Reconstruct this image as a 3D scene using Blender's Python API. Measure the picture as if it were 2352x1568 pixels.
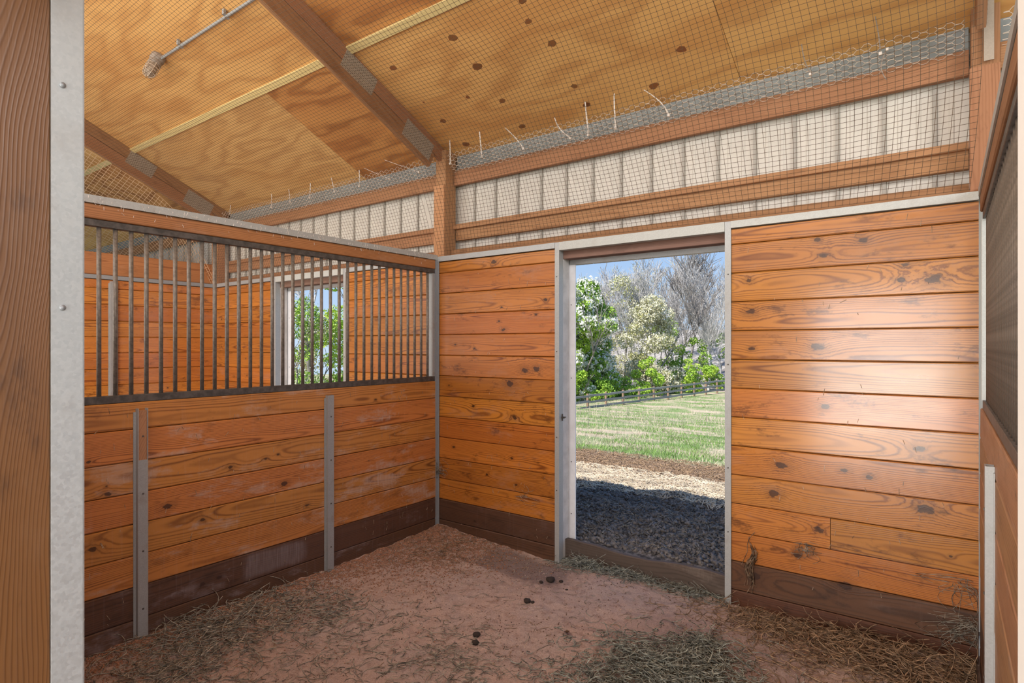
import bpy, bmesh, math, random
import numpy as np
from mathutils import Vector, Matrix, noise as mnoise

for o in list(bpy.data.objects):
    bpy.data.objects.remove(o, do_unlink=True)
SC = bpy.context.scene
COL = SC.collection
RNG = random.Random(7)

# ---------------------------------------------------------------- camera
cam = bpy.data.cameras.new('camera')
cam_ob = bpy.data.objects.new('camera', cam)
COL.objects.link(cam_ob)
cam.sensor_fit = 'HORIZONTAL'
cam.sensor_width = 36.0
cam.lens = 36.0 * 1352.66 / 2352
cam.shift_y = 7.56 / 2352
cam.clip_start = 0.01
cam.clip_end = 500
cam_ob.location = (3.512, -3.685, 1.6)
cam_ob.rotation_euler = (math.pi / 2, 0, 0.63656)
SC.camera = cam_ob

# ---------------------------------------------------------------- world, sun, lights, exposure
SKY_STRENGTH = 1.0
W = bpy.data.worlds.new('World')
SC.world = W
W.use_nodes = True
wn = W.node_tree
wn.nodes.clear()
w_out = wn.nodes.new('ShaderNodeOutputWorld')
w_bg = wn.nodes.new('ShaderNodeBackground')
w_tc = wn.nodes.new('ShaderNodeTexCoord')
w_sep = wn.nodes.new('ShaderNodeSeparateXYZ')
w_rmp = wn.nodes.new('ShaderNodeValToRGB')
wn.links.new(w_tc.outputs['Generated'], w_sep.inputs[0])
wn.links.new(w_sep.outputs['Z'], w_rmp.inputs[0])
el = w_rmp.color_ramp.elements
el[0].position = 0.0; el[0].color = (0.60, 0.76, 0.95, 1)
el[1].position = 1.0; el[1].color = (0.16, 0.33, 0.74, 1)
e = el.new(0.22); e.color = (0.30, 0.52, 0.90, 1)
wn.links.new(w_rmp.outputs[0], w_bg.inputs['Color'])
w_bg.inputs['Strength'].default_value = SKY_STRENGTH
wn.links.new(w_bg.outputs[0], w_out.inputs[0])

sun = bpy.data.lights.new('sun', 'SUN')
sun.energy = 7.5
sun.angle = 0.009
sun.color = (1.0, 0.95, 0.86)
sun_ob = bpy.data.objects.new('sun', sun)
COL.objects.link(sun_ob)
sun_ob.location = (-3, -14, 20)
sun_ob.rotation_euler = Vector((0.22, 0.69, -1.0)).to_track_quat('-Z', 'Y').to_euler()


def area(name, loc, aim, sx, sy, power, col):
    l = bpy.data.lights.new(name, 'AREA')
    l.shape = 'RECTANGLE'; l.size = sx; l.size_y = sy
    l.energy = power; l.color = col
    o = bpy.data.objects.new(name, l)
    COL.objects.link(o)
    o.location = loc
    o.rotation_euler = (Vector(aim) - Vector(loc)).to_track_quat('-Z', 'Y').to_euler()
    return o


# area lamps added behind the camera, standing in for aisle daylight
area('aisle_fill_right', (2.9, -7.6, 1.55), (2.2, 0.0, 1.25), 4.0, 2.5, 235, (1.0, 0.97, 0.94))
area('aisle_fill_left', (-4.2, -7.0, 2.4), (-2.0, 0.0, 1.5), 5.0, 3.2, 140, (1.0, 0.97, 0.94))
# unseen lamps added to fill the floor from above and the ceiling from below
area('ridge_fill', (0.8, -4.5, 4.4), (1.6, -1.3, 0.0), 6.0, 1.0, 165, (1.0, 0.97, 0.94))
area('aisle_up_fill', (0.2, -5.6, 0.5), (0.2, -1.2, 4.2), 7.0, 2.0, 205, (1.0, 0.94, 0.86))
area('right_stall_fill', (7.0, -3.9, 3.4), (0.0, -1.5, 0.8), 3.0, 1.6, 185, (1.0, 0.97, 0.94))  # unseen lamp added to brighten the left partition
SC.view_settings.view_transform = 'Standard'
SC.view_settings.look = 'None'
SC.view_settings.gamma = 1.0
SC.view_settings.use_curve_mapping = False
SC.view_settings.exposure = 0.0


# ================================================================ node helper
class Sk:
    """a shader socket with arithmetic"""
    def __init__(s, nt, out): s.nt = nt; s.o = out
    def _m(s, op, *a):
        n = s.nt.nodes.new('ShaderNodeMath'); n.operation = op
        for i, x in enumerate((s,) + a):
            if isinstance(x, Sk): s.nt.links.new(x.o, n.inputs[i])
            else: n.inputs[i].default_value = x
        return Sk(s.nt, n.outputs[0])
    def __add__(s, b): return s._m('ADD', b)
    def __sub__(s, b): return s._m('SUBTRACT', b)
    def __mul__(s, b): return s._m('MULTIPLY', b)
    def __truediv__(s, b): return s._m('DIVIDE', b)
    __radd__ = __add__
    __rmul__ = __mul__
    def __rsub__(s, b): return (s * -1.0) + b
    def pow(s, b): return s._m('POWER', b)
    def sin(s): return s._m('SINE')
    def sqrt(s): return s._m('SQRT')
    def abs(s): return s._m('ABSOLUTE')
    def mx(s, b): return s._m('MAXIMUM', b)
    def mn(s, b): return s._m('MINIMUM', b)
    def exp(s): return s._m('EXPONENT')
    def gt(s, b): return s._m('GREATER_THAN', b)
    def ss(s, a, b, lo=0.0, hi=1.0):
        n = s.nt.nodes.new('ShaderNodeMapRange'); n.interpolation_type = 'SMOOTHSTEP'
        s.nt.links.new(s.o, n.inputs[0])
        for i, x in enumerate((a, b, lo, hi)): n.inputs[i + 1].default_value = x
        return Sk(s.nt, n.outputs[0])


class Mat:
    def __init__(s, name):
        s.m = bpy.data.materials.new(name); s.m.use_nodes = True
        s.nt = s.m.node_tree; s.b = s.nt.nodes['Principled BSDF']
        s.out = s.nt.nodes['Material Output']
    def coord(s, kind='Object'):
        t = s.nt.nodes.new('ShaderNodeTexCoord'); return Sk(s.nt, t.outputs[kind])
    def sep(s, v):
        n = s.nt.nodes.new('ShaderNodeSeparateXYZ'); s.nt.links.new(v.o, n.inputs[0])
        return [Sk(s.nt, n.outputs[i]) for i in range(3)]
    def vec(s, x, y, z):
        n = s.nt.nodes.new('ShaderNodeCombineXYZ')
        for i, a in enumerate((x, y, z)):
            if isinstance(a, Sk): s.nt.links.new(a.o, n.inputs[i])
            else: n.inputs[i].default_value = a
        return Sk(s.nt, n.outputs[0])
    def noise(s, v, scale=1.0, detail=3.0, rough=0.5, color=False):
        n = s.nt.nodes.new('ShaderNodeTexNoise')
        if v is not None: s.nt.links.new(v.o, n.inputs['Vector'])
        n.inputs['Scale'].default_value = scale; n.inputs['Detail'].default_value = detail
        n.inputs['Roughness'].default_value = rough
        return Sk(s.nt, n.outputs['Color' if color else 0])
    def voro(s, v, scale=1.0, feature='F1', out=0):
        n = s.nt.nodes.new('ShaderNodeTexVoronoi'); n.feature = feature
        s.nt.links.new(v.o, n.inputs['Vector']); n.inputs['Scale'].default_value = scale
        return Sk(s.nt, n.outputs[out])
    def rnd(s):
        n = s.nt.nodes.new('ShaderNodeObjectInfo'); return Sk(s.nt, n.outputs['Random'])
    def hash(s, r, k):
        n = s.nt.nodes.new('ShaderNodeTexWhiteNoise'); n.noise_dimensions = '1D'
        x = r * (37.0 + k * 13.7) + float(k)
        s.nt.links.new(x.o, n.inputs['W']); return Sk(s.nt, n.outputs['Value'])
    def attr(s, name, kind='OBJECT', out='Vector'):
        n = s.nt.nodes.new('ShaderNodeAttribute'); n.attribute_type = kind; n.attribute_name = name
        return Sk(s.nt, n.outputs[out])
    def mix(s, fac, a, b, mode='MIX'):
        n = s.nt.nodes.new('ShaderNodeMix'); n.data_type = 'RGBA'; n.blend_type = mode
        if isinstance(fac, Sk): s.nt.links.new(fac.o, n.inputs[0])
        else: n.inputs[0].default_value = fac
        for i, c in ((6, a), (7, b)):
            if isinstance(c, Sk): s.nt.links.new(c.o, n.inputs[i])
            else: n.inputs[i].default_value = (*c, 1)
        return Sk(s.nt, n.outputs[2])
    def hsv(s, col, h=0.5, sat=1.0, val=1.0):
        n = s.nt.nodes.new('ShaderNodeHueSaturation'); s.nt.links.new(col.o, n.inputs['Color'])
        for k, x in (('Hue', h), ('Saturation', sat), ('Value', val)):
            if isinstance(x, Sk): s.nt.links.new(x.o, n.inputs[k])
            else: n.inputs[k].default_value = x
        return Sk(s.nt, n.outputs[0])
    def set(s, key, x):
        i = s.b.inputs[key]
        if isinstance(x, Sk): s.nt.links.new(x.o, i)
        elif isinstance(x, tuple): i.default_value = (*x, 1)
        else: i.default_value = x
    def bump(s, h, strength=0.3, dist=0.002):
        n = s.nt.nodes.new('ShaderNodeBump'); n.inputs['Strength'].default_value = strength
        n.inputs['Distance'].default_value = dist
        s.nt.links.new(h.o, n.inputs['Height']); s.nt.links.new(n.outputs[0], s.b.inputs['Normal'])


NK = 5


def wood(name, early, late, ring=0.010, contrast=0.8, rough=0.5, bump=0.25, var=0.16, huevar=0.012,
         dust=0.0, dustcol=(0.42, 0.30, 0.22), grime=0.3, knots=False, slope=0.03, fiber=0.2, spec=0.5, wear=None, coat=0.0,
         vstain=0.0):
    """solid pine: annual rings cut through a tilted trunk, real knots from object properties"""
    M = Mat(name)
    P = M.coord('Object')
    x, y, z = M.sep(P)
    R = M.rnd()
    r1, r2, r3, r4 = (M.hash(R, k) for k in (1, 2, 3, 4))
    sh = M.vec(r1 * 50.0, r2 * 50.0, r3 * 50.0)
    add = M.nt.nodes.new('ShaderNodeVectorMath'); add.operation = 'ADD'
    M.nt.links.new(P.o, add.inputs[0]); M.nt.links.new(sh.o, add.inputs[1])
    Q = Sk(M.nt, add.outputs[0])
    qx, qy, qz = M.sep(Q)
    n1 = M.noise(M.vec(qx * 1.1, qy * 4.0, qz * 4.0), 1.0, 2.0) - 0.5
    n2 = M.noise(M.vec(qx * 3.0, qy * 16.0, qz * 16.0), 1.0, 2.0) - 0.5
    a = z + (r1 - 0.5) * 0.16 + n1 * 0.05
    b = y + 0.03 + r2 * 0.09 + (x + (r3 - 0.5) * 1.6) * (slope * (1.0)) * (r4 * 2.0 - 1.0) + n1 * 0.03
    rad = (a * a + b * b).sqrt() + n2 * 0.007
    n3 = (M.noise(M.vec(qx * 26.0, qy * 30.0, qz * 40.0), 1.0, 3.0, 0.6) - 0.5) if knots else None
    kd = None
    if knots:
        for i in range(NK):
            kv = M.sep(M.attr('k%d' % i))
            dx = (x - kv[0]) * 0.62; dz = z - kv[1]
            kr = kv[2] + 1e-5
            q = (dx * dx + dz * dz).sqrt() / kr + n2 * 0.7 + n3 * 1.5
            has = kv[2].gt(0.001)
            rad = rad + ((q * -0.55).exp() * kr * 1.3) * has
            core = q.ss(0.45, 0.85, 1.0, 0.0) * has
            halo = q.ss(0.6, 2.2, 0.5, 0.0) * has
            t = core.mx(halo * 0.55)
            kd = t if kd is None else kd.mx(t)
    s = (rad * (2 * math.pi / ring)).sin() * 0.5 + 0.5
    lw = s.pow(3.0) * M.noise(M.vec(rad * 75.0, r1 * 40.0, qx * 0.25), 1.0, 2.0).ss(0.32, 0.60, 0.40, 1.0)
    fib = M.noise(M.vec(qx * 8.0, qy * 380.0, qz * 380.0), 1.0, 2.0)
    blot = M.noise(M.vec(qx * 2.2, qy * 9.0, qz * 9.0), 1.0, 4.0, 0.6)
    fac = (lw * contrast) + (fib - 0.5) * fiber + (blot - 0.5) * 0.75
    c = M.mix(fac.mx(0.0).mn(1.0), early, late)
    c = M.hsv(c, (r2 - 0.5) * huevar + 0.5, 1.0, (r4 - 0.5) * (2 * var) + 1.0)
    if grime > 0:
        g = M.noise(M.vec(qx * 5.0, qy * 12.0, qz * 12.0), 1.0, 5.0, 0.7).ss(0.55, 0.70)
        c = M.mix(g * grime, c, (late[0] * 0.45, late[1] * 0.5, late[2] * 0.6))
    dm = None
    if dust > 0:
        d = M.noise(M.vec(qx * 2.6, qy * 7.0, qz * 7.0), 1.0, 6.0, 0.7).ss(0.53, 0.68)
        d2 = M.noise(M.vec(qx * 60.0, qy * 30.0, qz * 9.0), 1.0, 3.0, 0.6).ss(0.5, 0.66)
        dm = (d * 0.75 + d * d2 * 0.5).mn(1.0) * dust
        c = M.mix(dm, c, dustcol)
    if vstain > 0:
        v1 = M.noise(M.vec(qx * 45.0, qy * 3.0, qz * 2.0), 1.0, 3.0, 0.6).ss(0.55, 0.72)
        c = M.mix(v1 * vstain, c, dustcol)
    wr = None
    if wear:
        wx, wy, wz = M.sep(Sk(M.nt, M.nt.nodes.new('ShaderNodeNewGeometry').outputs['Position']))
        (x0, x1, z0, z1, wcol, amt) = wear[:6]
        if len(wear) > 6: wx = wy
        wn_ = M.noise(M.vec(wx * 4.0, 0.0, wz * 3.0), 1.0, 5.0, 0.65) - 0.5
        ex = ((wx - (x0 + x1) / 2).abs() / ((x1 - x0) / 2)) + wn_ * 0.7
        ez = ((wz - (z0 + z1) / 2).abs() / ((z1 - z0) / 2)) + wn_ * 0.9
        m = ex.ss(0.75, 1.1, 1.0, 0.0) * ez.ss(0.6, 1.1, 1.0, 0.0)
        st = M.noise(M.vec(wx * 90.0, 0.0, wz * 6.0), 1.0, 3.0, 0.6).ss(0.35, 0.7, 0.45, 1.0)
        wr = m * st * amt
        c = M.mix(wr, c, wcol)
    if kd is not None:
        c = M.mix((kd * 1.1).mn(1.0) * 0.88, c, (0.036, 0.014, 0.008))
    M.set('Base Color', c)
    ro = (blot - 0.5) * 0.25 + rough
    if dm is not None: ro = ro + dm * 0.3
    M.set('Roughness', ro)
    M.set('Specular IOR Level', spec)
    if coat > 0:
        M.set('Coat Weight', coat); M.set('Coat IOR', 1.6); M.set('Coat Roughness', blot * 0.10 + 0.12)
    M.bump(lw * 0.5 + fib * 0.35 + blot * 0.8, bump, 0.0015)
    return M.m


def flat(name, col, rough=0.6, var=0.25, scale=30.0, metallic=0.0, bump=0.0, col2=None, spec=0.5, rv=0.0):
    M = Mat(name)
    P = M.coord('Object')
    n = M.noise(P, scale, 5.0, 0.6)
    c2 = col2 or tuple(max(0, k * (1 - var * 2)) for k in col)
    c = M.mix(n.ss(0.3, 0.7), c2, col)
    if rv > 0:
        c = M.hsv(c, 0.5, 1.0, (M.rnd() - 0.5) * 2 * rv + 1.0)
    M.set('Base Color', c); M.set('Roughness', rough); M.set('Metallic', metallic)
    M.set('Specular IOR Level', spec)
    if bump > 0: M.bump(n, bump, 0.003)
    return M.m


def galv(name, base=(0.62, 0.64, 0.65), metal=0.35, rough=0.5, dirt=0.25):
    """galvanised steel with spangle and pale dirt"""
    M = Mat(name)
    P = M.coord('Object')
    v = M.voro(P, 190.0, 'F1', 1)
    sp = M.sep(v)[0]
    n = M.noise(P, 9.0, 5.0, 0.65)
    fine = M.noise(P, 160.0, 2.0, 0.6)
    c = M.mix(sp * 0.35 + fine * 0.3 + n * 0.4, tuple(k * 0.66 for k in base), base)
    c = M.mix(n.ss(0.52, 0.75) * dirt, c, (0.22, 0.17, 0.13))
    M.set('Base Color', c); M.set('Metallic', metal)
    M.set('Roughness', sp * 0.15 + (rough - 0.05))
    M.bump(sp * 0.5 + fine, 0.08, 0.001)
    return M.m


# ---------------------------------------------------------------- palettes
m_board = wood('varnished_pine', (0.49, 0.172, 0.027), (0.145, 0.034, 0.006), knots=True, rough=0.34, contrast=0.85, ring=0.0085,
               dust=0.34, dustcol=(0.40, 0.215, 0.14), grime=0.7, spec=0.5, var=0.13)
m_board_f = wood('varnished_pine_bloomed', (0.50, 0.175, 0.030), (0.17, 0.040, 0.007), knots=True, rough=0.28, contrast=0.85, ring=0.0085,
                 dust=0.25, dustcol=(0.40, 0.215, 0.14), grime=0.7, var=0.13, coat=0.7)
m_board_r = wood('varnished_pine_worn', (0.50, 0.190, 0.036), (0.155, 0.040, 0.008), knots=True, rough=0.31, contrast=0.85, ring=0.0085,
                 dust=0.22, dustcol=(0.42, 0.23, 0.14), grime=0.7, spec=0.5, var=0.10, coat=0.72)
m_board_l = wood('varnished_pine_dusty', (0.50, 0.190, 0.046), (0.17, 0.048, 0.011), knots=True, rough=0.42, contrast=0.85, ring=0.0085,
                 dust=0.75, dustcol=(0.46, 0.31, 0.23), grime=0.35, vstain=0.10, var=0.10)
m_kick = wood('dark_stained_kickboard', (0.105, 0.048, 0.026), (0.045, 0.020, 0.012), knots=True, rough=0.5, contrast=0.7,
              dust=0.22, dustcol=(0.22, 0.15, 0.14), grime=0.4, vstain=0.10)
m_kick_l = wood('scuffed_kickboard', (0.105, 0.048, 0.026), (0.045, 0.020, 0.012), knots=True, rough=0.5, contrast=0.7,
                dust=0.5, dustcol=(0.26, 0.20, 0.20), grime=0.4, vstain=0.10, wear=(-1.74, -1.30, 0.13, 0.29, (0.36, 0.32, 0.34), 0.32, 'y'))
m_kick_r = wood('red_brown_kickboard', (0.105, 0.042, 0.019), (0.040, 0.016, 0.008), knots=True, rough=0.42, contrast=0.7,
                dust=0.16, dustcol=(0.25, 0.16, 0.13), grime=0.5, vstain=0.08)
m_lumber = wood('rough_brown_lumber', (0.40, 0.205, 0.103), (0.23, 0.10, 0.046), rough=0.75, contrast=0.5, var=0.08,
                dust=0.15, dustcol=(0.45, 0.27, 0.17), grime=0.25, spec=0.2, ring=0.012)
m_truss = wood('truss_lumber', (0.33, 0.165, 0.083), (0.18, 0.078, 0.037), rough=0.75, contrast=0.5, var=0.06,
               dust=0.15, dustcol=(0.40, 0.24, 0.15), grime=0.3, spec=0.2, ring=0.012)
m_post_lit = wood('lit_post_face', (0.52, 0.27, 0.13), (0.30, 0.13, 0.055), rough=0.7, contrast=0.6, var=0.05, spec=0.25)  # paler than the post body: aisle light on its front painted in
def plywood(name, light, dark, red, freq=46.0, amt=0.5):
    """rotary-cut veneer: contour figure drifting along the sheet"""
    M = Mat(name)
    x, y, z = M.sep(M.coord('Object'))
    R = M.rnd(); a, b = M.hash(R, 1), M.hash(R, 2)
    qx = x + a * 40.0; qy = y + b * 40.0
    f = M.noise(M.vec(qx * 0.55, qy * 1.9, 0.0), 1.0, 3.0, 0.45)
    w = M.noise(M.vec(qx * 5.0, qy * 22.0, 0.0), 1.0, 3.0, 0.6)
    s = ((f * freq + w * 1.2).sin() * 0.5 + 0.5).pow(2.0)
    fib = M.noise(M.vec(qx * 5.0, qy * 170.0, 0.0), 1.0, 2.0)
    bl = M.noise(M.vec(qx * 0.9, qy * 2.6, 5.0), 1.0, 5.0, 0.6)
    c = M.mix((s * amt + (fib - 0.5) * 0.35).mx(0.0).mn(1.0), light, dark)
    c = M.mix(bl.ss(0.42, 0.70) * 0.65, c, red)
    M.set('Base Color', c); M.set('Roughness', 0.65); M.set('Specular IOR Level', 0.25)
    M.bump(s + fib, 0.12, 0.001)
    return M.m


m_ply = plywood('ceiling_plywood', (0.74, 0.42, 0.150), (0.46, 0.195, 0.055), (0.56, 0.255, 0.075), 46.0, 0.5)
m_ply_red = plywood('reddish_plywood', (0.60, 0.285, 0.090), (0.27, 0.095, 0.028), (0.44, 0.17, 0.05), 60.0, 0.75)
m_ply_pale = plywood('pale_plywood', (0.70, 0.42, 0.165), (0.42, 0.20, 0.07), (0.60, 0.32, 0.11), 60.0, 0.55)
m_plank = wood('orange_brown_plank', (0.40, 0.165, 0.055), (0.20, 0.068, 0.020), rough=0.55, contrast=0.75, ring=0.008, var=0.04, dust=0.25, dustcol=(0.45, 0.28, 0.19))
m_batten = wood('fresh_yellow_batten', (0.74, 0.58, 0.27), (0.60, 0.42, 0.17), rough=0.6, contrast=0.35, var=0.05, grime=0.06, spec=0.3)
m_jambwood = wood('front_post_wood', (0.165, 0.066, 0.020), (0.080, 0.028, 0.008), rough=0.4, contrast=0.5, ring=0.0021, var=0.02,
                  dust=0.04, dustcol=(0.4, 0.28, 0.2), grime=0.5)
m_sill = wood('weathered_sill', (0.105, 0.078, 0.064), (0.055, 0.040, 0.033), rough=0.8, contrast=0.5, var=0.02, dust=0.3,
              dustcol=(0.30, 0.24, 0.2), spec=0.2)
m_greywood = wood('weathered_grey_wood', (0.48, 0.44, 0.41), (0.33, 0.29, 0.27), rough=0.8, contrast=0.4, var=0.03, spec=0.2)
m_headw = wood('mauve_brown_header', (0.23, 0.135, 0.10), (0.13, 0.075, 0.055), rough=0.75, contrast=0.5, var=0.03, dust=0.2, spec=0.2)
m_board_rw = wood('dull_brown_pine', (0.36, 0.185, 0.085), (0.19, 0.08, 0.03), knots=True, rough=0.5, contrast=0.7, ring=0.0085, dust=0.55, dustcol=(0.36, 0.25, 0.18), var=0.08)
m_fence = wood('grey_fence_rail', (0.34, 0.33, 0.31), (0.20, 0.19, 0.18), rough=0.9, contrast=0.5, var=0.12, spec=0.1)
m_fpost = wood('brown_fence_post', (0.32, 0.22, 0.15), (0.20, 0.13, 0.09), rough=0.9, contrast=0.4, var=0.12, spec=0.1)
m_back = flat('dark_gap', (0.030, 0.015, 0.009), 0.9)
m_galv = galv('galvanised_steel', (0.50, 0.51, 0.50))
m_galv_stiff = galv('weathered_steel_channel', (0.40, 0.40, 0.39), 0.3, 0.5, 0.45)
m_galv_pale = galv('pale_dusty_steel', (0.58, 0.59, 0.55), 0.1, 0.6, 0.25)
m_galv_cap = galv('grey_steel_cap', (0.50, 0.50, 0.47), 0.25, 0.5, 0.35)
m_galv_dark = galv('dull_dark_steel', (0.36, 0.37, 0.38), 0.4, 0.5, 0.3)
m_bar = flat('brown_grey_steel_bar', (0.225, 0.19, 0.155), 0.5, 0.22, 60, 0.25, 0.05)
m_rail = flat('dark_grille_rail', (0.115, 0.098, 0.085), 0.5, 0.25, 30, 0.3, 0.05)
m_white = flat('white_painted_trim', (0.82, 0.83, 0.85), 0.5, 0.06, 12)
m_jambgrey = flat('grey_painted_jamb', (0.60, 0.575, 0.55), 0.7, 0.12, 10)
m_beige = flat('beige_frame', (0.74, 0.70, 0.65), 0.6, 0.05, 6)
m_siding = flat('pale_metal_siding', (0.64, 0.60, 0.53), 0.45, 0.05, 5)
m_rib = flat('siding_rib', (0.40, 0.37, 0.32), 0.5, 0.08, 8)
m_flash = flat('blue_grey_flashing', (0.29, 0.325, 0.325), 0.55, 0.12, 8)
m_plate = galv('perforated_nail_plate', (0.42, 0.35, 0.28), 0.1, 0.7, 0.4)
m_hole = flat('plate_tooth_hole', (0.05, 0.035, 0.028), 0.9)
m_net = flat('dusty_brown_net', (0.13, 0.08, 0.045), 0.9, 0.1, 5)
m_net_tan = flat('dusty_lit_net', (0.66, 0.42, 0.24), 0.9, 0.1, 5)  # lighter copy of the net cord: dust, plus light painted in
m_wire = flat('pale_hex_wire', (0.86, 0.73, 0.61), 0.7, 0.12, 20)
m_tie = flat('dusty_white_tie', (0.84, 0.76, 0.68), 0.6, 0.06, 30)
m_conduit = galv('grey_conduit', (0.44, 0.45, 0.45), 0.3, 0.5, 0.3)
m_lamp = flat('dusty_cobwebbed_glass', (0.46, 0.36, 0.27), 0.7, 0.18, 40)
m_guard = flat('dusty_wire_guard', (0.62, 0.50, 0.39), 0.7, 0.1, 40)
m_lampbase = flat('dusty_grey_box', (0.36, 0.30, 0.25), 0.7, 0.15, 30)
m_knotply = wood('plywood_plug', (0.27, 0.105, 0.036), (0.07, 0.024, 0.010), ring=0.006, rough=0.7, contrast=0.9, spec=0.2)
m_hay_grey = flat('grey_green_hay', (0.44, 0.39, 0.31), 0.85, 0.42, 38)
m_hay_green = flat('blue_green_hay', (0.40, 0.415, 0.35), 0.85, 0.42, 38)
m_hay_brown = flat('brown_hay', (0.46, 0.30, 0.18), 0.85, 0.42, 38)
m_hay_tan = flat('tan_straw', (0.66, 0.50, 0.34), 0.8, 0.42, 38)
m_hay_tan2 = flat('weathered_hay', (0.40, 0.27, 0.17), 0.85, 0.42, 38)
m_straw = flat('bleached_straw', (0.72, 0.60, 0.45), 0.85, 0.25, 4)
m_dung = flat('dark_clod', (0.045, 0.030, 0.022), 0.9, 0.3, 60, 0, 0.5)
m_pellet = flat('red_brown_wood_pellet', (0.42, 0.20, 0.115), 0.8, 0.3, 40, rv=0.2)
m_leafdry = flat('dry_brown_leaf', (0.11, 0.05, 0.022), 0.8)
m_bark = flat('grey_bark', (0.64, 0.61, 0.59), 0.95, 0.25, 3)
m_bark_dk = flat('dark_bark', (0.33, 0.295, 0.27), 0.95, 0.25, 3)
m_leaf = flat('spring_leaf', (0.36, 0.54, 0.06), 0.7, 0.28, 1.3, col2=(0.16, 0.30, 0.035))
m_leaf2 = flat('bright_leaf', (0.48, 0.64, 0.07), 0.7, 0.2, 1.3, col2=(0.22, 0.40, 0.045))
m_leaf_olive = flat('olive_bud', (0.46, 0.46, 0.19), 0.8, 0.2, 1.0)
m_blossom = flat('white_blossom', (0.84, 0.83, 0.74), 0.8, 0.08, 3)
m_cream = flat('cream_blossom', (0.78, 0.74, 0.54), 0.8, 0.15, 2)
m_grass = flat('grass_blade', (0.22, 0.36, 0.09), 0.8, 0.2, 1.5)
m_grass_dry = flat('dry_grass_blade', (0.60, 0.52, 0.38), 0.8, 0.15, 1.5)


def floor_mat():
    M = Mat('pink_sawdust_bedding')
    P = M.coord('Object')
    n = M.noise(P, 1.6, 6.0, 0.62)
    f = M.noise(P, 90.0, 4.0, 0.7)
    g = M.noise(P, 300.0, 2.0, 0.7)
    mid = M.noise(P, 14.0, 5.0, 0.65)
    c = M.mix(n.ss(0.36, 0.64), (0.52, 0.355, 0.29), (0.47, 0.355, 0.315))
    c = M.mix(mid.ss(0.50, 0.70) * 0.65, c, (0.235, 0.135, 0.10))
    c = M.mix(f.ss(0.35, 0.7) * 0.5, c, (0.64, 0.47, 0.39))
    c = M.mix(g.ss(0.52, 0.70) * 0.6, c, (0.15, 0.085, 0.065))
    x, y, z = M.sep(P)
    d = ((x - 1.05).abs() / 0.42).mx((y + 0.22).abs() / 0.2) + (mid - 0.5) * 0.9
    c = M.mix(d.ss(0.7, 1.1, 0.75, 0.0), c, (0.20, 0.145, 0.135))
    d2 = ((x - 2.6).abs() / 0.5).mx((y + 0.75).abs() / 0.45) + (mid - 0.5) * 1.6
    c = M.mix(d2.ss(0.5, 1.2, 0.6, 0.0), c, (0.30, 0.22, 0.205))
    M.set('Base Color', c); M.set('Roughness', 0.9); M.set('Specular IOR Level', 0.2)
    M.bump(f * 0.6 + g * 0.4 + mid * 1.4, 0.9, 0.016)
    return M.m


def ground_mat():
    M = Mat('pasture_ground')
    P = M.coord('Object')
    x, y, z = M.sep(P)
    n = M.noise(M.vec(x * 0.35, y * 0.8, 0.0), 1.0, 5.0, 0.65)
    n2 = M.noise(M.vec(x * 1.4, y * 2.0, 0.0), 1.0, 5.0, 0.65)
    f = M.noise(P, 22.0, 5.0, 0.7)
    w = (n2 - 0.5) * 1.7
    gr = M.mix(n.ss(0.43, 0.58), (0.165, 0.245, 0.085), (0.46, 0.37, 0.28))
    gr = M.mix(f.ss(0.45, 0.7) * 0.5, gr, (0.50, 0.43, 0.30))
    br = M.mix(f.ss(0.4, 0.65), (0.12, 0.066, 0.038), (0.40, 0.28, 0.185))
    st = M.mix(f.ss(0.36, 0.6), (0.25, 0.16, 0.10), (0.64, 0.52, 0.39))
    mud = M.mix(f.ss(0.4, 0.72), (0.055, 0.050, 0.048), (0.28, 0.255, 0.235))
    c = M.mix((y + w).ss(2.1, 3.0), mud, st)
    c = M.mix((y + w).ss(3.6, 4.3), c, br)
    c = M.mix((y + w).ss(5.9, 6.9), c, gr)
    c = M.mix(y.ss(50.0, 54.0), c, M.mix(M.noise(M.vec(x * 1.6, z * 0.35, y * 0.1), 1.0, 5.0, 0.7).ss(0.38, 0.62), (0.20, 0.175, 0.155), (0.42, 0.385, 0.355)))
    M.set('Base Color', c); M.set('Roughness', 0.95); M.set('Specular IOR Level', 0.15)
    M.bump(f, 0.8, 0.03)
    return M.m


m_floor = floor_mat()
m_ground = ground_mat()


# ================================================================ mesh helpers
def mk(name, mesh, mat, parent=None, mat4=None, kind=None, label=None, cat=None, group=None, hide=False):
    o = bpy.data.objects.new(name, mesh)
    COL.objects.link(o)
    if mat is not None and mesh is not None and not mesh.materials:
        mesh.materials.append(mat)
    if mat is not None and mesh is not None and mesh.materials[0] != mat:
        o.material_slots[0].link = 'OBJECT'; o.material_slots[0].material = mat
    mw = mat4 if mat4 is not None else Matrix.Identity(4)
    if parent is not None:
        o.parent = parent
        o.matrix_parent_inverse = BASE[parent.name].inverted()
    o.matrix_basis = mw
    BASE[o.name] = mw
    for k, v in (('kind', kind), ('label', label), ('category', cat), ('group', group)):
        if v: o[k] = v
    return o


BASE = {}


def thing(name, loc, label, cat, group=None):
    return mk(name, None, None, None, Matrix.Translation(loc), None, label, cat, group)


def struct(name, loc=(0, 0, 0)):
    return mk(name, None, None, None, Matrix.Translation(loc), 'structure')


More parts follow.
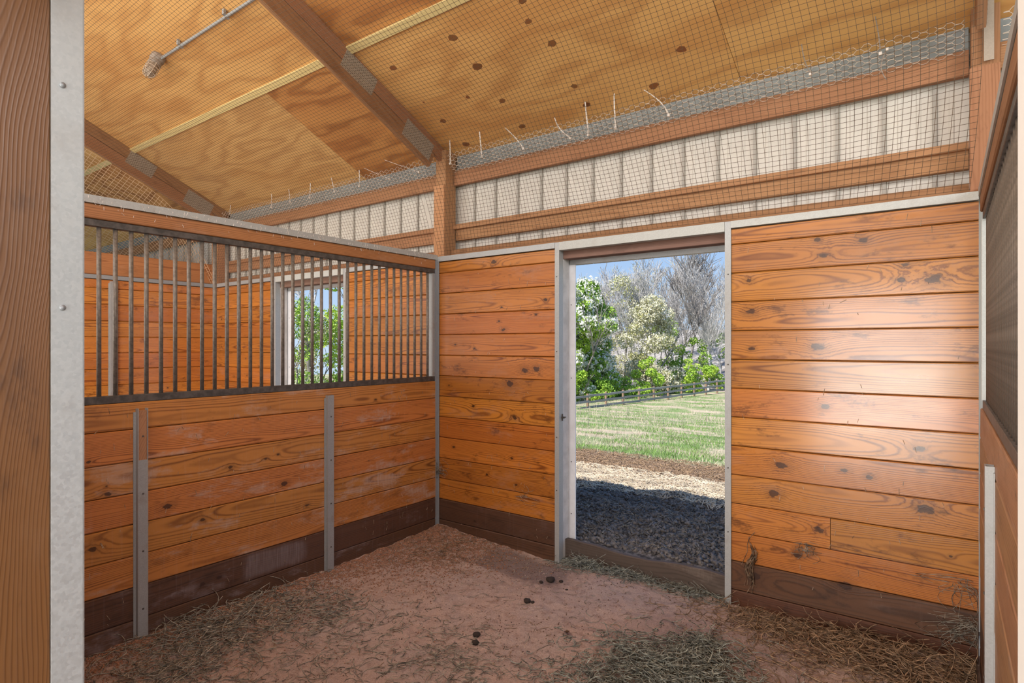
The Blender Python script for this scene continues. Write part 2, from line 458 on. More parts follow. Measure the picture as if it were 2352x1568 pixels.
def mesh_from(name, V, F):
    m = bpy.data.meshes.new(name)
    V = np.asarray(V, dtype=np.float32)
    F = np.asarray(F, dtype=np.int32)
    m.vertices.add(len(V)); m.vertices.foreach_set('co', V.ravel())
    k = F.shape[1]
    m.loops.add(F.size); m.loops.foreach_set('vertex_index', F.ravel())
    m.polygons.add(len(F))
    m.polygons.foreach_set('loop_start', np.arange(0, F.size, k, dtype=np.int32))
    m.polygons.foreach_set('loop_total', np.full(len(F), k, dtype=np.int32))
    m.update(calc_edges=True)
    return m


def smooth(m):
    m.polygons.foreach_set('use_smooth', np.ones(len(m.polygons), dtype=bool)); return m


def bm_mesh(name, bm):
    bmesh.ops.recalc_face_normals(bm, faces=bm.faces)
    m = bpy.data.meshes.new(name); bm.to_mesh(m); bm.free(); return m


def add_box(bm, lo, hi):
    r = bmesh.ops.create_cube(bm, size=1.0)
    for v in r['verts']:
        v.co = Vector([lo[i] + (v.co[i] + 0.5) * (hi[i] - lo[i]) for i in range(3)])
    return r['verts']


def box_mesh(name, *boxes):
    bm = bmesh.new()
    for lo, hi in boxes: add_box(bm, lo, hi)
    return bm_mesh(name, bm)


CACHE = {}


def prism(L, prof):
    """profile (y,z) points extruded along local X, centred"""
    key = ('pr', round(L, 4), tuple((round(a, 4), round(b, 4)) for a, b in prof))
    if key in CACHE: return CACHE[key]
    bm = bmesh.new()
    A = [bm.verts.new((-L / 2, a, b)) for a, b in prof]
    B = [bm.verts.new((L / 2, a, b)) for a, b in prof]
    n = len(prof)
    bm.faces.new(A[::-1]); bm.faces.new(B)
    for i in range(n):
        bm.faces.new((A[i], A[(i + 1) % n], B[(i + 1) % n], B[i]))
    CACHE[key] = bm_mesh('prism', bm)
    return CACHE[key]


def cham(w, h, c=0.003):
    a, b = w / 2, h / 2
    return [(-a, -b + c), (-a + c, -b), (a - c, -b), (a, -b + c), (a, b - c), (a - c, b), (-a + c, b), (-a, b - c)]


def frame(p0, p1, up=(0, 0, 1)):
    p0 = Vector(p0); p1 = Vector(p1)
    xd = (p1 - p0).normalized()
    u = Vector(up)
    yd = u.cross(xd).normalized()
    zd = xd.cross(yd)
    M = Matrix.Identity(4)
    for i in range(3):
        M[i][0] = xd[i]; M[i][1] = yd[i]; M[i][2] = zd[i]; M[i][3] = (p0[i] + p1[i]) / 2
    return M, (p1 - p0).length


def beam(name, p0, p1, w, h, mat, parent=None, up=(0, 0, 1), c=0.003, **k):
    """timber whose grain runs p0->p1; w = width across (local Y), h = height (local Z)"""
    M, L = frame(p0, p1, up)
    return mk(name, prism(L, cham(w, h, c)), mat, parent, M, **k)


def tubes(P, rad, sides=3, taper=None):
    """P: (n,k,3) polylines of equal length -> (V,F)"""
    P = np.asarray(P, dtype=np.float64)
    n, k, _ = P.shape
    T = np.empty_like(P)
    T[:, 1:-1] = P[:, 2:] - P[:, :-2]; T[:, 0] = P[:, 1] - P[:, 0]; T[:, -1] = P[:, -1] - P[:, -2]
    T /= np.linalg.norm(T, axis=2, keepdims=True) + 1e-12
    up = np.where(np.abs(T[..., 2:3]) > 0.9, np.array([1.0, 0, 0]), np.array([0, 0, 1.0]))
    A = np.cross(T, up); A /= np.linalg.norm(A, axis=2, keepdims=True) + 1e-12
    B = np.cross(T, A)
    r = np.broadcast_to(np.asarray(rad, dtype=np.float64).reshape(-1, 1) if np.ndim(rad) == 1 else np.asarray(rad), (n, k)) if np.ndim(rad) < 2 else rad
    V = []
    for s in range(sides):
        t = 2 * math.pi * s / sides
        V.append(P + (A * math.cos(t) + B * math.sin(t)) * r[..., None])
    V = np.stack(V, axis=2)                     # n,k,sides,3
    idx = np.arange(n * k * sides).reshape(n, k, sides)
    a = idx[:, :-1, :]; b = np.roll(a, -1, axis=2); d = idx[:, 1:, :]; c = np.roll(d, -1, axis=2)
    F = np.stack([a, b, c, d], axis=-1).reshape(-1, 4)
    return V.reshape(-1, 3), F


def joinVF(parts):
    V = []; F = []; o = 0
    for v, f in parts:
        V.append(v); F.append(np.asarray(f) + o); o += len(v)
    return np.concatenate(V), np.concatenate(F)


def tube_mesh(name, P, rad, sides=3):
    return smooth(mesh_from(name, *tubes(P, rad, sides)))


def cyl_mesh(r, L, sides=10, key='cyl'):
    k = (key, r, L, sides)
    if k not in CACHE:
        bm = bmesh.new()
        bmesh.ops.create_cone(bm, cap_ends=True, segments=sides, radius1=r, radius2=r, depth=L)
        CACHE[k] = smooth(bm_mesh('rod', bm))
    return CACHE[k]


def zrot(p, ang): return Matrix.Translation(p) @ Matrix.Rotation(ang, 4, 'Z')


# ================================================================ constants of the place
W_R = 3.64            # right wall face
X_FAR = -3.82         # far wall of the neighbouring stall
FRONT = -3.323        # inner face of the stall front
def zc(y): return 3.24 + 0.457 * (0.14 - y)      # underside of the ceiling sheets

# ================================================================ board walls
def knot_props(o, ks):
    for i, (u, v, r) in enumerate(ks[:NK]):
        o['k%d' % i] = [float(u), float(v), float(r)]


def vboard(parent, axis, s0, s1, z0, z1, face, mat, nrm, th=0.038, name='board', knots=(), rough=1.0):
    """one horizontal plank. axis 'x': runs along X, face at y=face; axis 'y': runs along Y, face at x=face.
    nrm = +1/-1: which way the show face looks along the other axis"""
    g = 0.0016
    h = z1 - z0 - 2 * g; L = s1 - s0
    c = 0.0050
    prof = [(-th / 2, -h / 2 + c), (-th / 2 + c, -h / 2), (th / 2, -h / 2), (th / 2, h / 2), (-th / 2 + c, h / 2), (-th / 2, h / 2 - c)]
    off = RNG.uniform(-0.0016, 0.0016) * rough
    tilt = RNG.uniform(-0.012, 0.012) * rough
    zm = (z0 + z1) / 2; sm = (s0 + s1) / 2
    if axis == 'x':
        M = Matrix.Translation((sm, face + nrm * -1 * (th / 2) + nrm * off, zm))
        if nrm > 0: M = M @ Matrix.Rotation(math.pi, 4, 'Z')
        sg = 1 if nrm < 0 else -1
    else:
        a = math.pi / 2 if nrm > 0 else -math.pi / 2
        M = Matrix.Translation((face - nrm * (th / 2) + nrm * off, sm, zm)) @ Matrix.Rotation(a, 4, 'Z')
        sg = 1 if nrm > 0 else -1
    M = M @ Matrix.Rotation(tilt, 4, 'X')
    o = mk(name, prism(L, prof), mat, parent, M)
    ks = []
    for (u, z, r) in knots:
        if s0 - r * 0.5 < u < s1 + r * 0.5 and z0 - r * 0.3 < z < z1 + r * 0.3:
            ks.append(((u - sm) * sg, z - zm, r * 0.66))
    n = RNG.choice((0, 0, 0, 1, 1, 2))
    while len(ks) < min(NK, n) and L > 0.5:
        ks.append((RNG.uniform(-L / 2 + .05, L / 2 - .05), RNG.uniform(-h / 2 + .02, h / 2 - .02), RNG.uniform(0.005, 0.011)))
    knot_props(o, ks)
    return o


KB = [(2.923, 2.194, 0.024), (3.145, 2.166, 0.028), (2.958, 2.1, 0.032), (3.337, 2.016, 0.032), (2.552, 1.983, 0.031), (3.457, 1.931, 0.048), (3.318, 1.94, 0.028), (2.562, 1.8, 0.037), (2.93, 1.587, 0.044), (2.572, 1.578, 0.021), (2.965, 1.254, 0.029), (2.737, 0.9, 0.046), (3.059, 0.911, 0.024), (3.176, 0.89, 0.023), (2.696, 0.725, 0.044), (3.421, 0.76, 0.05), (2.934, 0.56, 0.034), (2.822, 0.394, 0.027), (3.393, 1.065, 0.036), (0.611, 2.26, 0.036), (1.099, 1.937, 0.02), (0.686, 1.897, 0.014), (0.66, 1.788, 0.017), (0.703, 1.718, 0.03), (1.013, 1.832, 0.016), (0.908, 1.402, 0.042), (1.017, 1.418, 0.035), (0.763, 1.299, 0.05), (0.394, 1.096, 0.021), (0.809, 1.038, 0.042), (0.125, 1.256, 0.018), (0.198, 1.602, 0.015), (0.408, 1.57, 0.014), (0.788, 0.718, 0.02), (0.179, 0.743, 0.018), (0.54, 0.56, 0.017), (0.83, 0.517, 0.017), (3.059, 0.277, 0.045), (2.592, 0.216, 0.05)]
KL = [(-2.556, 1.003, 0.016), (-2.471, 0.824, 0.027), (-2.476, 0.866, 0.011), (-2.542, 0.554, 0.031), (-2.181, 0.697, 0.039), (-1.82, 0.854, 0.024), (-1.587, 0.868, 0.02), (-1.501, 0.883, 0.014), (-1.987, 0.575, 0.023), (-1.457, 0.684, 0.029), (-1.29, 0.507, 0.021), (-1.987, 0.195, 0.026), (-1.887, 0.204, 0.021), (-0.778, 0.905, 0.026)]

ZB = [2.306, 2.211, 2.036, 1.861, 1.686, 1.511, 1.336, 1.161, 0.986, 0.811, 0.636, 0.461, 0.286, 0.111, -0.06]
ZL = [1.292, 1.146, 0.973, 0.803, 0.636, 0.466, 0.297, 0.120, -0.06]

D1 = (1.224, 2.416)        # clear opening of the stall door
D2 = (-2.452, -1.271)      # the neighbour's door
CH = 0.037                 # width of a channel face

# ---- back wall
wb = struct('wall_back')
BKS = [(X_FAR - 0.02, D2[0] - CH), (D2[1] + CH, -0.02), (0.006, D1[0] - CH), (D1[1] + CH, W_R - 0.004)]
for si, (a, b) in enumerate(BKS):
    mk('wall_core', box_mesh('core', ((a, 0.036, -0.1), (b, 0.10, 2.30))), m_back, wb)
    for k in range(len(ZB) - 1):
        kick = ZB[k] < 0.3
        mat = (m_kick_r if si == 3 else m_kick) if kick else (m_board_r if si == 3 else m_board)
        if si == 3 and k == 10:
            vboard(wb, 'x', a, 2.988, ZB[k + 1], ZB[k], 0.0, mat, -1, knots=KB)
            vboard(wb, 'x', 2.991, b, ZB[k + 1], ZB[k], 0.0, mat, -1, knots=KB)
        else:
            vboard(wb, 'x', a, b, ZB[k + 1], ZB[k], 0.0, mat, -1, name='kick_board' if kick else 'board', knots=KB)
    mk('wall_cap', box_mesh('cap', ((a, -0.014, 2.310), (b, 0.045, 2.352)), ((a, 0.045, 2.346), (b, 0.12, 2.352))),
       m_galv_pale if si == 3 else m_galv, wb)

# steel channels either side of each door and the door frames
def door(idx, x0, x1, flange):
    d = struct('door_%d' % idx)
    for nm, s, xe in (('jamb_channel', -1, x0), ('jamb_channel', 1, x1)):
        xa, xb = (xe - CH, xe) if s < 0 else (xe, xe + CH)
        side = (xe - 0.002, xe) if s < 0 else (xe, xe + 0.002)
        top = 2.352
        mk(nm, box_mesh('chan', ((xa, -0.010, -0.03), (xb, -0.006, top)), ((side[0], -0.006, -0.03), (side[1], 0.045, top))),
           m_galv, d)
        ra, rb = (xe - 0.05, xe - 0.003) if s < 0 else (xe + 0.003, xe + 0.05)
        beam('jamb_post', ((ra + rb) / 2, 0.0925, -0.05), ((ra + rb) / 2, 0.0925, 2.30), 0.047, 0.095, m_jambgrey, d, up=(0, 1, 0))
        fa, fb = (xe - 0.01, xe + flange) if s < 0 else (xe - 0.004, xe + 0.05)
        mk('outer_trim', box_mesh('trim', ((fa, 0.146, 0.0), (fb, 0.158, 2.205))), m_white, d)
    # screws in the steel
    sc = cyl_mesh(0.004, 0.004, 8)
    for z in (0.33, 0.72, 1.35, 1.9):
        mk('screw', sc, m_rail, d, Matrix.Translation((x0 + flange * 0.25, 0.145, z)) @ Matrix.Rotation(math.pi / 2, 4, 'X'))
        mk('screw', sc, m_rail, d, Matrix.Translation((x0 - 0.020, -0.011, z + 0.2)) @ Matrix.Rotation(math.pi / 2, 4, 'X'))
        mk('screw', sc, m_rail, d, Matrix.Translation((x1 + 0.020, -0.011, z + 0.13)) @ Matrix.Rotation(math.pi / 2, 4, 'X'))
    mk('header_cap', box_mesh('hcap', ((x0 + 0.001, -0.014, 2.292), (x1 - 0.001, -0.008, 2.352)), ((x0 + 0.001, -0.008, 2.292), (x1 - 0.001, 0.045, 2.297))), m_galv_pale, d)
    beam('header', (x0, 0.095, 2.285), (x1, 0.095, 2.285), 0.09, 0.10, m_headw, d)
    mk('header_trim', box_mesh('htrim', ((x0, 0.142, 2.200), (x1, 0.156, 2.240))), m_galv, d)
    return d


d1 = door(1, *D1, 0.045)
d2 = door(2, *D2, 0.100)
# warped sill plank
def sill(parent, x0, x1):
    bm = bmesh.new(); n = 28
    rows = []
    for i in range(n + 1):
        t = i / n; x = x0 + (x1 - x0) * t
        top = 0.150 + 0.012 * math.sin(t * 9.0 + 1) * (0.4 + 0.6 * t) + 0.010 * mnoise.noise((x * 7, 1.3, 0)) - 0.012 * math.exp(-((t - 0.45) / 0.12) ** 2)
        yo = 0.010 * math.sin(t * 5.0) + 0.006 * mnoise.noise((x * 5, 4.0, 0))
        rows.append([bm.verts.new((x, 0.085 + yo, -0.05)), bm.verts.new((x, 0.080 + yo, top - 0.006)), bm.verts.new((x, 0.086 + yo, top)),
                     bm.verts.new((x, 0.118 + yo, top - 0.002)), bm.verts.new((x, 0.122 + yo, -0.05))])
    for a, b in zip(rows[:-1], rows[1:]):
        for j in range(4): bm.faces.new((a[j], b[j], b[j + 1], a[j + 1]))
    bm.faces.new(rows[0][::-1]); bm.faces.new(rows[-1])
    o = mk('sill_plank', bm_mesh('sill', bm), m_sill, parent)
sill(d1, D1[0] - 0.02, D1[1] + 0.03)
sill(d2, D2[0] - 0.02, D2[1] + 0.03)
# latch stub on the left jamb
mk('latch', box_mesh('latch', ((1.226, 0.02, 1.058), (1.246, 0.04, 1.070)), ((1.226, 0.026, 1.04), (1.232, 0.034, 1.09)), ((1.24, 0.02, 1.066), (1.262, 0.028, 1.072))), m_rail, d1)

# ---- partition on the left (x = 0 plane)
Y_P0 = FRONT
wl = struct('wall_left')
mk('wall_core', box_mesh('core', ((-0.10, Y_P0, -0.1), (-0.036, -0.012, 1.285))), m_back, wl)
for k in range(len(ZL) - 1):
    kick = ZL[k] < 0.3
    vboard(wl, 'y', Y_P0, -0.014, ZL[k + 1], ZL[k], 0.0, m_kick_l if kick else m_board_l, 1, name='kick_board' if kick else 'board', knots=KL)
    if ZL[k] > 0.6:
        vboard(wl, 'y', Y_P0, -0.014, ZL[k + 1], ZL[k], -0.138, m_board_l, -1, name='kick_board' if kick else 'board')
vboard(wl, 'y', Y_P0, -0.036, 2.245, 2.324, 0.0, m_plank, 1, name='top_plank', th=0.09, rough=0.2)
mk('wall_cap', box_mesh('cap', ((0.0, Y_P0, 2.3245), (0.006, -0.012, 2.365)), ((-0.10, Y_P0, 2.360), (0.0, -0.012, 2.365)), ((-0.106, Y_P0, 2.3245), (-0.10, -0.012, 2.365))), m_galv_cap, wl)
# corner angle that runs from the cap to the floor
mk('corner_channel', box_mesh('cc', ((-0.012, -0.034, -0.03), (0.004, -0.011, 2.34)), ((-0.012, -0.011, -0.03), (0.020, -0.007, 2.34))), m_galv_dark, wl)
mk('end_channel', box_mesh('ec', ((-0.075, -0.060, 1.333), (-0.005, -0.036, 2.208))), m_galv_stiff, wl)


def stiffener(parent, axis, s, z0, z1, face, nrm, infill=None, w=0.042, d=0.026, mat=None):
    """shallow U channel screwed to a wall, open face with a wooden fillet in its upper part"""
    t = 0.004
    if axis == 'y':
        def B(d0, d1, a, b, z0, z1):
            xs = sorted((face + nrm * d0, face + nrm * d1)); return ((xs[0], s + a, z0), (xs[1], s + b, z1))
    else:
        def B(d0, d1, a, b, z0, z1):
            ys = sorted((face + nrm * d0, face + nrm * d1)); return ((s + a, ys[0], z0), (s + b, ys[1], z1))
    zi = infill if infill else z1
    boxes = [B(0.0, d, -w / 2, -w / 2 + t, z0, z1), B(0.0, d, w / 2 - t, w / 2, z0, z1), B(d - t, d, -w / 2 + t, w / 2 - t, z0, zi),
             B(0.0, 0.004, -w / 2 - 0.012, -w / 2, z0, z1 - 0.02)]
    o = mk('stiffener_channel', box_mesh('stiff', *boxes), mat or m_galv_stiff, parent)
    if infill:
        mk('wood_fillet', box_mesh('fillet', B(0.0, d - 0.004, -w / 2 + t + 0.001, w / 2 - t - 0.001, zi - 0.02, z1 - 0.012)), m_lumber, o)
    for z in np.linspace(z0 + 0.18, z1 - 0.15, 4):
        p = B(d - 0.001, d + 0.003, -0.004, 0.004, z - 0.004, z + 0.004)
        mk('screw', box_mesh('screw', p), m_rail, o)
    return o


stiffener(wl, 'y', -2.316, 0.0, 1.258, 0.0, 1, infill=0.98, w=0.05, d=0.030)
stiffener(wl, 'y', -1.112, 0.0, 1.245, 0.0, 1, infill=None, w=0.05, d=0.028)


def grille(name, xf, y0, y1, label, nbars, ylast):
    g = thing(name, (xf, (y0 + y1) / 2, 1.29), label, 'grille')
    for nm, za, zb in (('bottom_rail', 1.292, 1.332), ('top_rail', 2.209, 2.2445)):
        beam(nm, (xf, y0, (za + zb) / 2), (xf, y1, (za + zb) / 2), 0.040, zb - za, m_rail, g, c=0.002)
    rod = cyl_mesh(0.011, 0.877, 12)
    for i in range(nbars):
        y = ylast - 0.075 * i
        if y < y0 + 0.02: break
        mk('bar', rod, m_bar, g, Matrix.Translation((xf, y, 1.7705)))
    return g


grille('stall_grille', -0.025, Y_P0, -0.036, 'row of brown-grey steel bars above the left plank partition', 43, -0.103)

# ---- right wall
wr = struct('wall_right')
mk('wall_core', box_mesh('core', ((W_R + 0.036, Y_P0, -0.1), (W_R + 0.10, -0.002, 1.285))), m_back, wr)
for k in range(len(ZL) - 1):
    kick = ZL[k] < 0.3
    vboard(wr, 'y', Y_P0, -0.004, ZL[k + 1], ZL[k], W_R, m_kick_r if kick else m_board_rw, -1, name='kick_board' if kick else 'board')
vboard(wr, 'y', Y_P0, -0.02, 2.245, 2.324, W_R, m_truss, -1, name='top_plank', th=0.09, rough=0.2)
mk('wall_cap', box_mesh('cap', ((W_R - 0.006, Y_P0, 2.3245), (W_R, -0.02, 2.365)), ((W_R, Y_P0, 2.360), (W_R + 0.10, -0.02, 2.365))), m_galv_cap, wr)
mk('end_channel', box_mesh('ec', ((W_R + 0.004, -0.050, 1.333), (W_R + 0.05, -0.006, 2.208))), m_galv_pale, wr)
stiffener(wr, 'y', -1.11, 0.0, 1.19, W_R, -1, w=0.05, d=0.026, mat=m_galv)
grille('stall_grille', W_R + 0.03, Y_P0, -0.03, 'steel bar grille seen edge-on above the right-hand wall', 43, -0.11)

# ---- far wall of the neighbouring stall
wf = struct('wall_far_left')
mk('wall_core', box_mesh('core', ((X_FAR - 0.10, Y_P0, -0.1), (X_FAR - 0.036, -0.002, 2.30))), m_back, wf)
for k in range(len(ZB) - 1):
    kick = ZB[k] < 0.3
    vboard(wf, 'y', Y_P0, -0.004, ZB[k + 1], ZB[k], X_FAR, m_kick if kick else m_board_f, 1, name='kick_board' if kick else 'board')
mk('wall_cap', box_mesh('cap', ((X_FAR - 0.1, Y_P0, 2.31), (X_FAR + 0.012, -0.016, 2.352))), m_galv_dark, wf)
stiffener(wf, 'y', -1.10, 0.0, 2.29, X_FAR, 1, w=0.07, d=0.03)
vboard(wf, 'y', Y_P0, -0.004, 2.356, 2.60, X_FAR - 0.03, m_plank, 1, name='top_plank')

wt = struct('wall_light_block')  # unseen wall, added to keep light out of the far bay
for k in range(13):
    vboard(wt, 'x', -8.9, X_FAR - 0.02, 0.0 + 0.36 * k, 0.36 * (k + 1), FRONT, m_lumber, 1)
beam('corner_stud', (X_FAR - 0.07, FRONT + 0.06, 2.36), (X_FAR - 0.07, FRONT + 0.06, 4.7), 0.09, 0.09, m_lumber, wt, up=(0, 1, 0))
# ---- stall front (the camera stands in its doorway)
wfr = struct('wall_front')
XJ0, XJ1 = 2.36, 3.5385
for za, zb in list(zip(ZL[1:], ZL[:-1])) + [(1.294 + 0.155 * k, 1.294 + 0.155 * (k + 1)) for k in range(6)]:
    vboard(wfr, 'x', 0.0, XJ0 - 0.15, za, zb, FRONT, m_board_l, 1)
beam('top_plank', (0.0, FRONT - 0.06, 2.29), (W_R, FRONT - 0.06, 2.29), 0.10, 0.13, m_lumber, wfr)
# left jamb: a timber post whose inner edge is wrapped in a galvanised channel
beam('jamb_post', (XJ0 - 0.078, FRONT - 0.1135, -0.05), (XJ0 - 0.078, FRONT - 0.1135, 2.9), 0.15, 0.145, m_jambwood, wfr, up=(0, 1, 0), c=0.004)
bm = bmesh.new()
add_box(bm, (XJ0 - 0.006, FRONT - 0.0425, -0.03), (XJ0, FRONT, 2.9))
add_box(bm, (XJ0 - 0.05, FRONT - 0.0005, -0.03), (XJ0 - 0.006, FRONT + 0.004, 2.9))
ch = mk('jamb_channel', bm_mesh('fchan', bm), m_galv, wfr)
for z in (0.99, 1.66, 2.02):
    mk('rivet', cyl_mesh(0.0045, 0.004, 12), m_galv_dark, ch, Matrix.Translation((XJ0 + 0.0005, FRONT - 0.028, z)) @ Matrix.Rotation(math.pi / 2, 4, 'Y'))
# right jamb, its edge just inside the frame
mk('jamb_channel', box_mesh('rch', ((XJ1, FRONT - 0.05, -0.03), (XJ1 + 0.004, FRONT, 2.29)), ((XJ1 + 0.004, FRONT - 0.002, -0.03), (W_R - 0.004, FRONT, 2.29))), m_beige, wfr)
beam('jamb_post', (XJ1 + 0.055, FRONT - 0.075, -0.05), (XJ1 + 0.055, FRONT - 0.075, 2.29), 0.10, 0.14, m_jambwood, wfr, up=(0, 1, 0))

# ================================================================ upper back wall: ribbed siding, girts, flashing
wo = struct('wall_upper_back')
XS = np.arange(-9.0, 6.2, 0.2286)
PAN = [(-0.1108, 0.0), (-0.055, 0.0), (-0.050, -0.004), (-0.035, -0.004), (-0.030, 0.0), (0.030, 0.0), (0.035, -0.004), (0.050, -0.004), (0.055, 0.0), (0.1108, 0.0)]
RIB = [(-0.012, 0.002), (-0.009, -0.016), (0.009, -0.016), (0.012, 0.002)]


def sheet(name, prof, z0, z1):
    bm = bmesh.new()
    A = [bm.verts.new((a, b, z0)) for a, b in prof]; B = [bm.verts.new((a, b, z1)) for a, b in prof]
    A2 = [bm.verts.new((a, b + 0.003, z0)) for a, b in prof]; B2 = [bm.verts.new((a, b + 0.003, z1)) for a, b in prof]
    for i in range(len(prof) - 1):
        bm.faces.new((A[i], A[i + 1], B[i + 1], B[i])); bm.faces.new((A2[i], B2[i], B2[i + 1], A2[i + 1]))
    return bm_mesh(name, bm)


pan_m = sheet('siding', PAN, 2.20, 3.30); rib_m = sheet('rib', RIB, 2.20, 3.30)
for x in XS:
    mk('siding_panel', pan_m, m_siding, wo, Matrix.Translation((x, 0.186, 0)))
    mk('siding_rib', rib_m, m_rib, wo, Matrix.Translation((x + 0.1143, 0.186, 0)))
# lower siding between the doors (outside face, closes the wall)
for a, b in ((-9.0, D2[0] - 0.03), (D2[1] + 0.03, D1[0] - 0.03), (D1[1] + 0.03, 6.2)):
    mk('siding_panel', box_mesh('low', ((a, 0.160, -0.1), (b, 0.19, 2.21))), m_siding, wo)
BAYS = [(-9.0, -3.86), (-3.72, -0.045), (0.085, 3.600), (3.725, 6.2)]
for a, b in BAYS:
    beam('eave_timber', (a, 0.13, 3.040), (b, 0.13, 3.040), 0.04, 0.130, m_lumber, wo)
    beam('girt', (a, 0.155, 2.565), (b, 0.155, 2.565), 0.04, 0.125, m_lumber, wo)
    beam('ledger_strip', (a + (0.0 if a < -4 else -0.02), 0.128, 2.617), (b, 0.128, 2.617), 0.038, 0.042, m_lumber, wo)
    beam('bottom_plate', (a, 0.115, 2.384), (b, 0.115, 2.384), 0.09, 0.062, m_truss, wo)
    mk('eave_flashing', box_mesh('flash', ((a, 0.150, 3.09), (b, 0.156, 3.235)), ((a, 0.120, 3.106), (b, 0.150, 3.112))), m_flash, wo)


def post(x, label, fmat=m_lumber, top=3.26, stud=None):
    p = thing('support_post', (x, 0.07, 2.352), label, 'post')
    beam('post_body', (x + 0.0, 0.075, 2.353), (x, 0.075, top), 0.113, 0.13, fmat, p, up=(0, 1, 0))
    beam('front_stud', (x - 0.003, -0.002, 2.353), (x - 0.003, -0.002, top - 0.30), 0.119, 0.020, stud or m_post_lit, p, up=(0, 1, 0))
    return p


post(0.0205, 'brown timber post above the back left corner of the stall, under the main rafter')
post(3.662, 'brown timber post above the back right corner, behind the netting', m_truss, stud=m_truss)
p_right = [o for o in bpy.data.objects if o.name == 'support_post.001'][0]
mk('nail_plate', box_mesh('pp', ((3.655, -0.0155, 2.98), (3.694, -0.0125, 3.42))), m_plate, p_right)
post(-3.79, 'brown timber post at the far corner of the neighbouring stall, seen through the bars')

# ================================================================ roof
ce = struct('ceiling')
SL = Vector((0, -1.0, 0.457)).normalized()            # up the slope
NRM = Vector((0, 0.457, 1.0)).normalized()            # roof normal (up)
CZ0 = Vector((0, 0.14, 3.24))


def ply(x0, x1, y0, y1, mat, off=0.0):
    """sheet between eave-side y0 and ridge-side y1 (y1<y0)"""
    t0 = (0.14 - y0) * math.hypot(1, 0.457); t1 = (0.14 - y1) * math.hypot(1, 0.457)
    th = 0.014
    c = CZ0 + SL * ((t0 + t1) / 2) + NRM * (th / 2 + off); c.x = (x0 + x1) / 2
    M = Matrix.Identity(4)
    yd = SL; zd = Vector((0, 0.457, 1)).normalized(); xd = Vector((1, 0, 0))
    for i in range(3):
        M[i][0] = xd[i]; M[i][1] = yd[i] * 1.0; M[i][2] = zd[i]; M[i][3] = c[i]
    # right-handed: x cross y = z ?  flip y when not
    if xd.cross(yd).dot(zd) < 0:
        for i in range(3): M[i][1] = -yd[i]
    w = x1 - x0 - 0.003; h = t1 - t0 - 0.003
    key = ('ply', round(w, 3), round(h, 3))
    if key not in CACHE: CACHE[key] = box_mesh('ply', ((-w / 2, -h / 2, -th / 2), (w / 2, h / 2, th / 2)))
    return mk('plywood_sheet', CACHE[key], mat, ce, M)


Y1 = -0.955
ROW1 = [(-9.0, -6.0, m_ply), (-6.0, -3.70, m_ply_red), (-3.70, -1.11, m_ply_pale), (-1.11, 0.02, m_ply_red), (0.02, 2.475, m_ply), (2.475, 6.2, m_ply)]
sheets = {}
for a, b, m in ROW1: sheets[a] = ply(a, b, 0.16, Y1, m)
ply(-9.0, 6.2, 0.55, 0.16, m_ply_pale)
yy = Y1
for r in range(4):
    ny = yy - 1.115
    xs = [-9.0, -6.1, -3.70, 0.02, 2.46, 6.2] if r % 2 == 0 else [-9.0, -6.2, -3.72, -1.2, 1.24, 3.66, 6.2]
    for a, b in zip(xs[:-1], xs[1:]):
        ply(a, b, yy, ny, (m_ply if r == 0 and a < 0 else m_ply_red if r == 0 and a < 1 else m_ply))
    yy = ny
RIDGE = yy
# battens over the sheet joint, one per bay
for a, b in ((-9.0, -3.73), (-3.69, -0.003), (0.034, 3.62)):
    y = Y1; p0 = CZ0 + SL * ((0.14 - y) * math.hypot(1, 0.457)) - NRM * 0.010
    beam('batten', (a, p0.y, p0.z), (b, p0.y, p0.z), 0.062, 0.018, m_batten, ce, up=NRM, c=0.002)
# boat-shaped plugs and knots in the big right-hand sheet
KC = [(0.855, -0.756, 0.041), (1.413, -0.676, 0.03), (1.454, -0.796, 0.029), (1.474, -0.496, 0.039), (0.239, -0.722, 0.038), (0.871, -0.521, 0.046), (2.213, -0.197, 0.037), (1.956, -0.006, 0.04), (1.445, -0.167, 0.03), (1.453, -0.004, 0.037), (0.862, -0.22, 0.032), (0.62, -0.332, 0.023), (0.23, -0.404, 0.017), (0.252, -0.206, 0.035), (0.867, 0.029, 0.037), (0.268, 0.053, 0.04), (0.237, -0.581, 0.013)]


def plug_mesh(seed):
    bm = bmesh.new(); rr = random.Random(seed)
    n = 14; vs = []
    for i in range(n):
        t = 2 * math.pi * i / n
        k = 1 + rr.uniform(-0.16, 0.16)
        vs.append(bm.verts.new((math.cos(t) * k, math.sin(t) * 0.72 * k, 0.0)))
    top = bm.verts.new((rr.uniform(-.15, .15), rr.uniform(-.1, .1), -0.02))
    for i in range(n): bm.faces.new((vs[i], vs[(i + 1) % n], top))
    ext = bmesh.ops.extrude_face_region(bm, geom=list(bm.faces))
    for v in ext['geom']:
        if isinstance(v, bmesh.types.BMVert): v.co.z -= 0.03
    return bm_mesh('plug', bm)


plugs = [plug_mesh(i) for i in range(5)]
big = sheets[0.02]
Mb = BASE[big.name]
for i, (x, y, r) in enumerate(KC):
    p = Vector((x, y, zc(y)))
    M = Mb.copy()
    M.translation = p + NRM * 0.0005
    mk('wood_plug', plugs[i % 5], m_knotply, big, M @ Matrix.Rotation(RNG.uniform(-.3, .3), 4, 'Z') @ Matrix.Scale(r * 0.85, 4))
